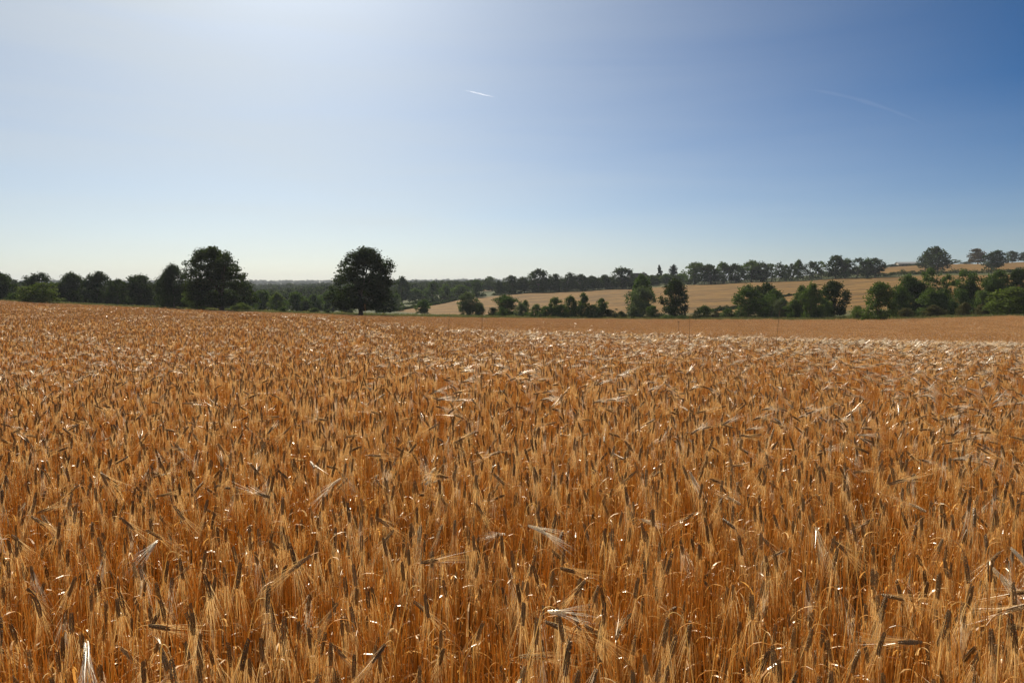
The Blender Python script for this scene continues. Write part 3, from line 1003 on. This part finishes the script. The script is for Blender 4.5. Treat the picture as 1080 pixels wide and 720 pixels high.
# just beyond the solitary oak
tree("valley_tree", "small tree with thin trunk tucked behind the solitary oak", T, 405, 304, 26, 212, "round", M_OAK, 44, 1, G6)
tree("valley_tree", "rounded dark tree on the slope beyond the solitary oak", T, 424, 291.5, 21, 400, "round", M_OAK, 45, 0, G6)
tree("valley_tree", "bushy tree at the foot of the slope by the solitary oak", T, 417, 309, 18, 300, "bush", M_GREEN, 46, 0, G6)
for px, top, w, d, sd, kd, lb in (
    (438, 304, 18, 390, 47, "round", "low tree beside the rounded one beyond the solitary oak"),
    (456, 296, 18, 385, 48, "tall", "upright tree at the head of the sloping hedge line"),
    (470, 299, 16, 392, 49, "round", "tree next uphill of the upright tree by the hedge line"),
    (486, 300, 22, 395, 50, "round", "wide low tree in the small wood above the sloping meadow"),
    (503, 294.5, 16, 398, 51, "round", "roundish tree in the small wood beside the pale field strip"),
    (448, 304, 14, 400, 52, "bush", "bush filling the gap in the small wood"),
    (478, 303, 14, 405, 53, "bush", "bush under the trees of the small wood"),
    (517, 291, 14, 620, 54, "round", "isolated round tree on the skyline above the pale field strip")):
    tree("wood_tree" if kd != "bush" else "wood_bush", lb, T if kd != "bush" else B, px, top, w, d, kd, M_GREEN, sd, 0, G6)
tree("meadow_tree", "small leaning tree alone at the low corner of the meadow", T, 445, 315.5, 17, 205, "round", M_GREEN, 55, 1, G2)
tree("meadow_tree", "grey-green tree standing alone in front of the meadow", T, 493, 307.5, 27, 186, "round", M_GREY, 56, 1, G2)
tree("meadow_bush", "small bush leaning out beside the grey-green meadow tree", B, 506, 319, 16, 188, "bush", M_GREEN, 57, 1, G2)
# hedgerow below the hillside
for px, top, w, d, kd, mt, sd, lb in (
    (535, 310.5, 30, 190, "round", M_GREEN, 61, "spreading tree with pale stem at the start of the hedgerow"),
    (519, 324, 13, 180, "bush", M_OAK, 62, "small dark bush at the very start of the hedgerow"),
    (530, 324, 15, 176, "bush", M_GREEN, 63, "round bush under the spreading hedgerow tree"),
    (549, 319, 15, 180, "bush", M_GREY, 64, "greyish bush beside the spreading hedgerow tree"),
    (554, 316, 10, 184, "tall", M_GREEN, 65, "slim sapling rising behind the greyish hedgerow bush"),
    (567, 320.5, 20, 176, "bush", M_GREEN, 66, "dense bush next to the pale little shrub"),
    (570, 329.5, 7, 168, "bush", M_GREY, 67, "pale little shrub at the barley's edge"),
    (584, 313, 18, 174, "tall", M_GREEN, 68, "tapered dark green tree, first of the tall four in the hedgerow"),
    (601, 311.5, 20, 174, "tall", M_GREEN, 69, "tapered tree, second of the tall four in the hedgerow"),
    (616, 308.5, 17, 174, "tall", M_GREEN, 70, "highest of the tall four in the hedgerow, with a bushy head"),
    (635, 314.5, 18, 174, "tall", M_GREEN, 71, "last and narrowest-topped of the tall four in the hedgerow"),
    (642, 326, 22, 172, "bush", M_OAK, 72, "dark low bush at the foot of the last tapered tree"),
    (656, 328, 16, 172, "bush", M_OAK, 73, "dark low bush next to the pale leafed big tree"),
    (608, 322, 14, 178, "bush", M_BRIGHT, 74, "brighter bush filling the gap among the tall four"),
    (677, 289, 27, 196, "tall", M_GREEN, 75, "upright green tree rising behind the grey leafed one"),
    (675, 301, 36, 180, "bush", M_GREY, 76, "large grey leafed bushy tree beside the dark ball-shaped one"),
    (712, 294, 35, 178, "round", M_OAK, 77, "dark ball-shaped tree between the grey leafed tree and the meadow"),
    (704, 332, 18, 166, "bush", M_GREEN, 78, "flat low bush under the dark ball-shaped tree"),
    (720, 332.5, 18, 166, "bush", M_GREEN, 79, "second flat low bush under the dark ball-shaped tree"),
    (742, 322, 23, 174, "bush", M_BRIGHT, 80, "light green bush next after the dark ball-shaped tree"),
    (768, 325, 18, 174, "bush", M_GREEN, 81, "bush just before the big leafy clump of the hedgerow"),
    (756, 328, 12, 172, "bush", M_BRAMBLE, 82, "brownish scrub bush between two green hedgerow bushes"),
    (790, 300, 38, 174, "bush", M_GREEN, 83, "big leafy tree on the sunny side of the clump"),
    (804, 298, 36, 182, "round", M_OAK, 84, "big dark tree at the back of the leafy clump"),
    (822, 314, 26, 170, "bush", M_GREY, 85, "grey-green bush filling the side of the leafy clump"),
    (846, 301, 26, 166, "bush", M_GREEN, 86, "bushy tree with two domes, the lighter one, after the leafy clump"),
    (856, 298, 24, 162, "round", M_GREEN, 87, "round dome tree joined to the lighter bushy one"),
    (880, 295.5, 32, 176, "round", M_OAK, 88, "dark tree between the double dome and the ball bush"),
    (905, 322, 16, 152, "bush", M_BRIGHT, 89, "small bright bush tucked beside the great ball bush"),
    (925, 297, 41, 136, "bush", M_GREEN, 90, "great ball-shaped bush standing forward at the barley's edge"),
    (958, 289, 34, 172, "tall", M_GREEN, 91, "leafy tree just behind the great ball bush"),
    (950, 300, 30, 160, "bush", M_GREEN, 92, "bush low behind the great ball bush"),
    (976, 282.5, 34, 180, "open", M_GREEN, 93, "loose open tree with gaps, tallest behind the bramble mounds"),
    (972, 298, 36, 170, "bush", M_OAK, 94, "dark thicket under the loose open tree"),
    (998, 289, 18, 182, "open", M_GREEN, 95, "thin sapling with spare top against the hillside"),
    (992, 307, 28, 164, "bush", M_GREEN, 96, "rounded thicket bush below the thin sapling"),
    (1018, 284, 34, 184, "open", M_GREEN, 97, "flat-topped open tree before the skyline field"),
    (1024, 296, 30, 170, "tall", M_OAK, 98, "dark tree under the flat-topped open one"),
    (1012, 304, 26, 166, "bush", M_GREEN, 99, "thicket bush between the sapling and the dark tree"),
    (1050, 285, 30, 180, "round", M_GREEN, 100, "tree with lit top behind the yellowish green bush"),
    (1070, 284, 34, 182, "round", M_OAK, 101, "dark tree cut by the frame at the hedgerow's end"),
    (1066, 302, 58, 152, "bush", M_BRIGHT, 102, "wide yellowish green bush at the hedgerow's end"),
    (1046, 300, 26, 166, "bush", M_OAK, 103, "dark thicket behind the wide yellowish green bush"),
    ):
    tree("hedgerow_tree" if kd != "bush" or w > 33 else "hedgerow_bush", lb, T if kd != "bush" or w > 33 else B, px, top, w, d, kd, mt, sd, 1, G2)
for px, top, w, d, mt, sd, lb in (
    (576, 322, 20, 174, M_GREEN, 181, "round bush joining the pale little shrub to the tall four"),
    (592, 321, 20, 172, M_GREEN, 182, "round bush between the first two of the tall four"),
    (624, 321, 20, 172, M_GREEN, 183, "round bush between the last two of the tall four"),
    (690, 322, 18, 172, M_GREEN, 184, "bush joining the grey leafed tree to the dark ball-shaped one"),
    (814, 305, 34, 174, M_GREEN, 185, "wide round bush in the middle of the leafy clump"),
    (838, 316, 26, 166, M_GREEN, 186, "low round bush joining the leafy clump to the double dome"),
    (868, 313, 26, 168, M_GREEN, 187, "round bush joining the double dome to the dark tree"),
    (984, 305, 34, 164, M_GREEN, 188, "round bush below the loose open tree"),
    (1036, 306, 30, 164, M_GREEN, 189, "round bush behind the highest bramble mound")):
    tree("hedgerow_bush", lb, B, px, top, w, d, "bush", mt, sd, 1, G2)
for px, top, w, d, sd, lb in ((954, 324.5, 20, 150, 111, "brown bramble mound closest to the great ball bush"),
                              (985, 321.5, 26, 152, 112, "widest brown bramble mound in the line of four"),
                              (1016, 318.5, 18, 154, 113, "roundest brown bramble mound, highest of the four"),
                              (1036, 321, 18, 152, 114, "brown bramble mound nearest the wide yellowish bush")):
    tree("bramble_mound", lb, B, px, top, w, d, "bush", M_BRAMBLE, sd, 1, "bramble mounds before the hedgerow")
# dark wood above the meadow
for i, (px, top, w, lb) in enumerate((
    (527, 295.5, 15, "first low tree at the downhill end of the dark wood"),
    (540, 290.5, 21, "rounded tree second along the dark wood"),
    (553, 291.5, 18, "tree in the dip before the dark wood's first high crown"),
    (568, 283.5, 28, "first high crown of the dark wood, broad and ragged"),
    (585, 288.5, 20, "tree stepping down after the first high crown of the dark wood"),
    (598, 287, 17, "pointed tree in the middle of the dark wood"),
    (612, 289, 22, "low broad tree in the middle of the dark wood"),
    (626, 290.5, 19, "level-topped tree past the middle of the dark wood"),
    (639, 289.5, 20, "tree beside the dark wood's second high crown"),
    (656, 281.5, 33, "second high crown of the dark wood, at its uphill end"))):
    tree("wood_tree", lb, T, px, top, w, 414, "round" if i % 3 else "tall", M_OAK, 120 + i, 0, G3)
# by the farmhouse
tree("conifer_tree", "pointed dark conifer beside the farmhouse", "conifer", 695.5, 279.5, 11, 470, "conifer", M_DARK, 131, 0)
tree("garden_tree", "narrow twin-headed dark tree between the conifer and the ridge row", T, 709.5, 279, 12, 470, "tall", M_DARK, 132, 0)
for px, top, w, sd, lb in ((676, 292, 20, 133, "low garden tree in front of the farmhouse"), (688, 291, 16, 134, "low garden tree at the conifer's foot"),
                           (702, 288.5, 16, 135, "low garden tree between conifer and twin-headed tree"), (717, 288, 20, 136, "low garden tree joining the ridge row")):
    tree("garden_tree", lb, T, px, top, w, 450, "round", M_GREEN, sd, 0, "garden trees around the farmhouse")
# the row on the ridge
for i, (px, top, w, kd, lb) in enumerate((
    (732, 276.5, 26, "round", "broad first tree of the ridge row next to the garden trees"),
    (749, 278.5, 22, "round", "second tree of the ridge row"),
    (763, 276.5, 20, "round", "third tree of the ridge row, slightly peaked"),
    (776, 278, 20, "round", "fourth tree of the ridge row"),
    (792, 274.5, 26, "round", "widest tree of the ridge row's dense half"),
    (802, 275.5, 20, "round", "last dense tree before the ridge row thins out"),
    (813, 277.5, 14, "open", "first gappy tree after the dense half of the ridge row"),
    (822, 275.5, 10, "open", "thin tree with small tufted head on the ridge"),
    (828, 279, 12, "tall", "short bushy tree after the tufted one on the ridge"),
    (833, 277.5, 10, "open", "thin short tree before the spindly tall one on the ridge"),
    (840.5, 273.5, 13, "tall", "spindly tall tree standing above its neighbours on the ridge"),
    (853, 275.5, 18, "open", "see-through bare-limbed tree on the ridge"),
    (865, 275, 15, "open", "see-through tree with round head on the ridge"),
    (880, 268.5, 22, "tall", "highest full tree of the ridge row"),
    (890, 271.5, 15, "round", "full tree touching the highest one of the ridge row"),
    (903, 271.5, 16, "open", "airy tree after the gap in the ridge row"),
    (913, 272, 17, "round", "middle one of the last three ridge row trees"),
    (922, 272, 18, "round", "last tree of the ridge row before the skyline field"))):
    tree("ridge_tree", lb, T, px, top, w * 1.15, 424, kd, M_OAK if i % 2 else M_GREEN, 140 + i % 9, 0, G4)
# skyline field trees
for px, top, w, d, kd, mt, sd, lb in (
    (987, 259.5, 30, 462, "tall", M_OAK, 161, "big broad tree on the skyline field with a visible trunk"),
    (974, 267.5, 18, 500, "round", M_OAK, 162, "shorter tree on the barn side of the big skyline tree"),
    (1004, 273.5, 14, 620, "open", M_GREEN, 163, "small sparse tree between the big skyline tree and the coppery one"),
    (1029, 262, 21, 610, "round", M_RUST, 164, "coppery dome-shaped tree on the skyline"),
    (1046, 264, 25, 470, "round", M_OAK, 165, "dark tree standing before the skyline next to the coppery one"),
    (1065, 264.5, 15, 620, "tall", M_OAK, 166, "skyline tree second from the frame edge"),
    (1078, 265.5, 15, 620, "round", M_OAK, 167, "skyline tree cut by the frame edge"),
    (940, 278.5, 12, 640, "bush", M_OAK, 168, "low skyline bush on the near side of the barn"),
    (968, 278, 12, 640, "bush", M_OAK, 169, "low skyline bush on the far side of the barn"),
    (1016, 276, 14, 630, "bush", M_OAK, 170, "low skyline bush next to the coppery tree")):
    tree("skyline_tree" if kd != "bush" else "skyline_bush", lb, T if kd != "bush" else B, px, top, w, d, kd, mt, sd, 0, G5)
tree("meadow_bush", "tiny dark bush alone in the meadow above the tapered hedgerow trees", B, 650, 325.5, 4, 262, "bush", M_OAK, 171, 0)
for px, row, w, d, lb in ((864, 299.5, 9, 372, "small dark bush in the meadow below the see-through ridge trees"),
                          (914, 293, 12, 410, "dark flat bush in the meadow under the last ridge row trees"),
                          (897, 298, 5, 385, "tiny round bush in the meadow below the ridge row")):
    tree("meadow_bush", lb, B, px, row, w, d, "bush", M_OAK, 172, 0, "bushes scattered in the meadow")

# hedges: long low strips of leaves
def hedge(label, pts, hpx, mat, seed, wide=2.2):
    """pts: (px, distance); hpx: height in pixels"""
    g = np.random.default_rng(seed)
    P = np.array([at(px, 315, d) for px, d in pts])
    H = np.array([hpx * px_m(px, d) for px, d in pts])
    seg = np.linalg.norm(np.diff(P, axis=0), axis=1); cum = np.concatenate([[0], np.cumsum(seg)])
    leaf = 0.32
    N = int(cum[-1] * 60)
    s = g.uniform(0, cum[-1], N)
    x = np.interp(s, cum, P[:, 0]); y = np.interp(s, cum, P[:, 1])
    h = np.interp(s, cum, H) * (0.75 + 0.25 * np.sin(s * 0.45 + seed) + 0.22 * np.sin(s * 1.3 + 2 * seed) + 0.12 * np.sin(s * 3.1))
    a = g.uniform(0, 2 * math.pi, N); r = np.sqrt(g.random(N)) * wide * 0.5
    x = x + r * np.cos(a); y = y + r * np.sin(a)
    z = ground_xy(x, y) + np.maximum(0.3, h) * (g.random(N) ** 0.8) * (1 - 0.35 * (r / (wide * 0.5)) ** 2)
    pos = np.stack([x, y, z], -1)
    c = pos.mean(0); c[2] = pos[:, 2].min()
    nr = g.normal(size=(N, 3)) + np.array([0, 0, 0.5]); nr /= np.linalg.norm(nr, axis=1)[:, None]
    t1 = np.cross(nr, g.normal(size=(N, 3))); t1 /= np.linalg.norm(t1, axis=1)[:, None]
    t2 = np.cross(nr, t1)
    sz = leaf * g.uniform(0.6, 1.4, N)[:, None]
    pos = pos - c
    V = np.stack([pos - t1 * sz, pos + t2 * sz * 0.6, pos + t1 * sz, pos - t2 * sz * 0.6], 1).reshape(-1, 3)
    tint = np.clip(0.5 + 0.2 * np.sin(s * 0.7) + g.normal(0, 0.15, N), 0, 1)
    o = link("hedge", quad_mesh("hedge", V, np.arange(N * 4).reshape(-1, 4), mat, np.repeat(tint, 4)))
    o.location = tuple(c)
    tag(o, label, "hedge", "hedges between the fields")
hedge("dark hedge climbing beside the meadow from the solitary oak to the small wood", [(398, 268), (418, 300), (436, 322), (460, 350), (482, 384)], 3.2, M_OAK, 1)
hedge("long dark hedge running under the ridge row trees", [(716, 421), (760, 424), (800, 426), (840, 428), (880, 430), (926, 432)], 8.5, M_OAK, 2, 3)
hedge("dark hedge between the meadow and the skyline field", [(927, 432), (960, 436), (1000, 440), (1040, 442), (1085, 440), (1130, 440)], 5.5, M_OAK, 3, 3)
hedge("dark hedge along the foot of the small wood above the meadow", [(430, 372), (456, 384), (484, 396), (512, 404)], 4, M_OAK, 4, 3)
hedge("dark hedge under the dark wood above the meadow", [(520, 408), (560, 409), (610, 410), (672, 412)], 6, M_OAK, 5, 3)
hedge("short dark hedge rising behind the light green bush to the leafy clump", [(738, 232), (756, 245), (780, 258)], 4.5, M_OAK, 6)
hedge("low green hedge along the barley edge beside the solitary oak", [(392, 176), (430, 178), (470, 178), (525, 178)], 2.0, M_GREEN, 7)
hedge("low green hedge along the barley edge under the tall oak", [(60, 192), (110, 192), (160, 190), (210, 178), (262, 172), (300, 168)], 2.6, M_GREEN, 8)
hedge("dark hedge at the barley edge between the dark tree and the great ball bush", [(852, 158), (880, 158), (915, 156)], 5.5, M_OAK, 9)
hedge("scrubby hedge foot joining the tapered hedgerow trees", [(560, 172), (600, 170), (640, 170), (668, 170)], 3.5, M_OAK, 10)
hedge("dark hedge line crossing the meadow behind the double dome trees", [(820, 300), (850, 318), (875, 330)], 2.0, M_OAK, 11, 1.5)
hedge("bushy hedge foot filling in around the dark ball-shaped tree and the leafy clump", [(694, 172), (730, 174), (775, 174), (815, 172)], 6.5, M_GREEN, 13, 3)
hedge("thick hedge foot behind the bramble mounds", [(935, 158), (975, 162), (1020, 164), (1060, 162), (1110, 160)], 12, M_GREEN, 14, 3.5)
hedge("leafy hedge foot around the spreading tree with the pale stem", [(514, 180), (540, 182), (562, 180)], 6, M_GREEN, 15, 2.5)
hedge("low hedge on the skyline beside the barn", [(926, 648), (945, 650), (975, 650)], 3.0, M_OAK, 12, 3)

# ------------------------------------------------------------------ distant woodland, verge grass
def build_distant():
    g = np.random.default_rng(5)
    src = []
    for i in range(5):
        me, _ = crown_mesh("woodland_crown", "round", 300 + i, M_OAK, 800, 0.05)
        src.append(bpy.data.objects.new("woodland_crown", me))
    pts, rot, scl, var = [], [], [], []
    def add(px0, px1, d0, d1, n, h0, h1):
        for _ in range(n):
            px = g.uniform(px0, px1); d = math.sqrt(g.uniform(d0 * d0, d1 * d1))
            p = at(px, 310, d); h = g.uniform(h0, h1); w = h * g.uniform(0.9, 1.4)
            pts.append(p); rot.append((0, 0, g.uniform(0, 6.28))); scl.append((w, w, h)); var.append(int(g.integers(0, 5)))
    add(-120, 400, 430, 620, 520, 8, 12)
    add(-120, 420, 620, 900, 420, 8, 13)
    add(-150, 520, 900, 1900, 900, 9, 14)
    add(400, 520, 470, 900, 260, 6, 9)
    add(520, 720, 430, 520, 120, 5, 7)
    add(-200, 900, 1900, 3600, 2600, 9, 15)
    add(-260, 60, 225, 300, 60, 4, 6)
    add(60, 260, 240, 330, 60, 4, 6)
    scatter("distant_woodland", pts, rot, scl, var, src, "dark woodland filling the valley and the far hazy hills", "woodland")
build_distant()

def build_verge():
    rng = random.Random(3); g = np.random.default_rng(9)
    src = []
    for i in range(6):
        mb = MB()
        for k in range(45):
            a = rng.uniform(0, 6.28); r = 0.5 * math.sqrt(rng.random())
            b = np.array([r * math.cos(a), r * math.sin(a), 0])
            h = rng.uniform(0.35, 0.9); dr = np.array([rng.gauss(0, 0.25), rng.gauss(0, 0.25), 1.0]) * h
            sd = unit(np.array([rng.gauss(0, 1), rng.gauss(0, 1), 0])) * 0.022
            mb.add([b - sd, b + sd, b + dr * 0.6 + sd * 0.6, b + dr + np.array([rng.gauss(0, 0.1), rng.gauss(0, 0.1), 0])], [(0, 1, 2), (0, 2, 3)], 0, min(1, max(0, rng.gauss(0.4, 0.25))))
        src.append(bpy.data.objects.new("grass_tuft", mb.mesh("grass_tuft", [M_VERGE])))
    N = 9000
    az = g.uniform(-R_(44), R_(44), N)
    d = edge_d(az) + 0.3 + g.uniform(0, 1, N) ** 1.3 * 26
    x, y = d * np.sin(az), d * np.cos(az)
    pts = np.stack([x, y, ground_z(az, d)], -1)
    s = g.uniform(0.7, 1.4, N)
    scatter("verge_grass", pts, np.stack([np.zeros(N), np.zeros(N), g.uniform(0, 6.28, N)], -1), np.stack([s, s, s], -1), g.integers(0, 6, N), src,
            "rough green and straw coloured grass along the barley edge", "grass")
build_verge()

# ------------------------------------------------------------------ buildings
def box(mb, c, s, rot=0.0):
    x, y, z = [q / 2 for q in s]
    V = np.array([(i * x, j * y, k * z) for k in (-1, 1) for j in (-1, 1) for i in (-1, 1)], float)
    if rot:
        cr, sr = math.cos(rot), math.sin(rot)
        V = np.stack([V[:, 0] * cr - V[:, 1] * sr, V[:, 0] * sr + V[:, 1] * cr, V[:, 2]], -1)
    mb.add(V + np.array(c), [(0, 2, 3, 1), (4, 5, 7, 6), (0, 1, 5, 4), (2, 6, 7, 3), (0, 4, 6, 2), (1, 3, 7, 5)])

def gable_house(name, label, cat, px, d, L, W, eave, ridge, wallm, roofm, rz, zoff=0.0, chim=(), wins=0):
    p = at(px, 300, d)
    o = empty(name, (p[0], p[1], p[2] + zoff)); o.rotation_euler.z = rz
    mb = MB()
    x, y = L / 2, W / 2
    V = [(-x, -y, -6), (x, -y, -6), (x, y, -6), (-x, y, -6), (-x, -y, eave), (x, -y, eave), (x, y, eave), (-x, y, eave), (-x, 0, ridge - .15), (x, 0, ridge - .15)]
    mb.add(V, [(0, 1, 5, 4), (2, 3, 7, 6), (1, 2, 6, 9, 5), (3, 0, 4, 8, 7)])
    link("wall", mb.mesh("wall", [wallm]), o)
    rb = MB(); ov = 0.5
    sl = (ridge - eave) / y
    for sg in (-1, 1):
        e = (y + ov) * sg; ez = eave - ov * sl
        A = [(-x - ov, e, ez), (x + ov, e, ez), (x + ov, 0, ridge), (-x - ov, 0, ridge)]
        A2 = [(q[0], q[1], q[2] + 0.22) for q in A]
        rb.add(A + A2, [(0, 1, 2, 3), (4, 7, 6, 5), (0, 4, 5, 1), (1, 5, 6, 2), (3, 2, 6, 7), (0, 3, 7, 4)])
    rf = link("roof", rb.mesh("roof", [roofm]), o)
    for cx, cw, chh in chim:
        cb = MB(); box(cb, (cx, 0.0, ridge + chh / 2 - 0.6), (cw, cw * 0.8, chh + 1.2)); box(cb, (cx, 0, ridge + chh + 0.08), (cw * 1.25, cw, 0.16))
        link("chimney", cb.mesh("chimney", [wallm]), rf)
    for k in range(wins):
        wb = MB(); wx = -x + L * (k + 0.5) / wins
        box(wb, (wx, -y - 0.03, eave * 0.55), (0.9, 0.08, 1.3))
        link("window", wb.mesh("window", [M_PANE]), o)
    tag(o, label, cat)
    return o
gable_house("farmhouse", "grey farmhouse with chimneys, half hidden by trees on the hilltop", "house", 672, 472, 13, 7.5, 5.0, 8.2, M_STONE, M_ROOF, 0.35, 0.0, ((-4.6, 1.3, 1.5), (4.8, 1.2, 0.8)), 4)
gable_house("barn", "long low pale barn on the skyline between the low bushes", "barn", 955, 655, 15, 8, 2.6, 4.0, M_STONE, M_SHEET, -0.15, -0.6, (), 0)

def build_fence():
    # a few posts and rails at the top of the meadow
    p0, p1 = at(746, 299, 418), at(775, 299, 420)
    o = empty("wooden_fence", tuple(p0))
    n = 7
    pos = []
    for i in range(n):
        q = p0 + (p1 - p0) * i / (n - 1)
        q[2] = float(ground_xy(q[0], q[1]))
        pos.append(q - p0)
        mb = MB(); box(mb, tuple(q - p0 + np.array([0, 0, 0.75])), (0.22, 0.22, 1.7))
        link("post", mb.mesh("post", [M_WOOD]), o)
    for zz in (0.7, 1.25):
        mb = MB(); V, F = tube([q + np.array([0, -0.14, zz]) for q in pos], [0.06] * n, 4); mb.add(V, F)
        link("rail", mb.mesh("rail", [M_WOOD]), o)
    tag(o, "short wooden fence at the top of the meadow under the ridge row", "fence")
build_fence()

# ------------------------------------------------------------------ wild grass poking over the crop
M_WILD = thin_mat("wild_grass_stem", [(0, (0.13, 0.085, 0.04)), (1, (0.24, 0.16, 0.08))], trans=0.05, gloss=0.04, rnd=0.0)
def wild_grass(px, top, d, head, lean, label, seed):
    rng = random.Random(seed)
    p = at(px, 340, d)
    h = z_at(px, top, d) - p[2]
    o = empty("wild_grass", tuple(p))
    mb = MB()
    pts = [np.array([lean * (s ** 2) * h, 0, s * h]) for s in np.linspace(0, 1, 7)]
    V, F = tube(pts, [0.0052 - 0.003 * i / 6 for i in range(7)], 4); mb.add(V, F)
    link("stem", mb.mesh("stem", [M_WILD]), o)
    hb = MB()
    for k in range(16):
        s = 1 - head * rng.random()
        c = np.array([lean * s * s * h, 0, s * h])
        a = rng.uniform(0, 6.28); L = rng.uniform(0.015, 0.05)
        dr = unit(np.array([math.cos(a) * 0.5, math.sin(a) * 0.5, 1.0]))
        sd = unit(np.cross(dr, [rng.gauss(0, 1), rng.gauss(0, 1), 0.2])) * 0.0022
        hb.add([c, c + dr * L * 0.5 + sd, c + dr * L, c + dr * L * 0.5 - sd], [(0, 1, 2, 3)])
    link("seed_head", hb.mesh("seed_head", [M_WILD]), o)
    tag(o, label, "wild grass", "wild grass stems above the barley")
wild_grass(384.5, 322, 11.0, 0.10, 0.01, "thin wild grass stem standing under the solitary oak's trunk", 1)
wild_grass(472, 336, 11.0, 0.2, 0.02, "wild grass stem before the grey-green meadow tree", 2)
wild_grass(508.5, 332, 11.5, 0.08, 0.0, "thin straight grass stem below the start of the hedgerow", 3)
wild_grass(719, 339, 11.0, 0.06, -0.05, "thin leaning grass stem, shorter of the pair below the dark ball-shaped tree", 4)
wild_grass(727.5, 333, 11.0, 0.05, 0.0, "thin straight grass stem, taller of the pair below the dark ball-shaped tree", 5)
wild_grass(817, 327, 10.0, 0.17, 0.05, "tall wild grass stem with feathery head below the grey-green bush", 6)

# ------------------------------------------------------------------ contrails, high above the haze
def contrail(label, a, b, wpx, dist, dens, seed, bow=0.0):
    """spindle of ice cloud between two directions"""
    def pt(px, py, r):
        v = pix_dir(px, py); v = v / np.linalg.norm(v)
        return v * r + np.array([0, 0, CAMZ])
    A, Bp = pt(a[0], a[1], dist), pt(b[0], b[1], dist * 1.03)
    n = 24
    up = np.array([0, 0, 1.0])
    rw = wpx / FPX * dist / 2
    P, r = [], []
    g = random.Random(seed)
    for i in range(n + 1):
        s = i / n
        P.append(A + (Bp - A) * s + up * bow * rw * math.sin(math.pi * s) )
        r.append(rw * max(0.03, math.sin(math.pi * s) ** 0.8) * (1 + 0.18 * math.sin(s * 23 + seed) + 0.1 * g.uniform(-1, 1)))
    c = P[0].copy()
    V, F = tube([q - c for q in P], r, 10)
    mb = MB(); mb.add(V, F)
    m, nn, l = new_mat("ice_trail")
    out = nn.new("ShaderNodeOutputMaterial")
    v = nn.new("ShaderNodeVolumePrincipled")
    v.inputs["Color"].default_value = (1, 1, 1, 1)
    v.inputs["Density"].default_value = dens
    v.inputs["Anisotropy"].default_value = 0.55
    l.new(v.outputs[0], out.inputs["Volume"])
    o = link("contrail", mb.mesh("contrail", [m]))
    o.location = tuple(c)
    tag(o, label, "contrail")
contrail("short sharp white contrail high above the solitary oak's side of the sky", (489, 95), (523, 103), 1.3, 26000, 0.0042, 1)
contrail("long faint curved contrail in the deep blue above the hedgerow", (838, 92), (985, 135), 3.6, 24000, 0.0002, 2, 3.0)
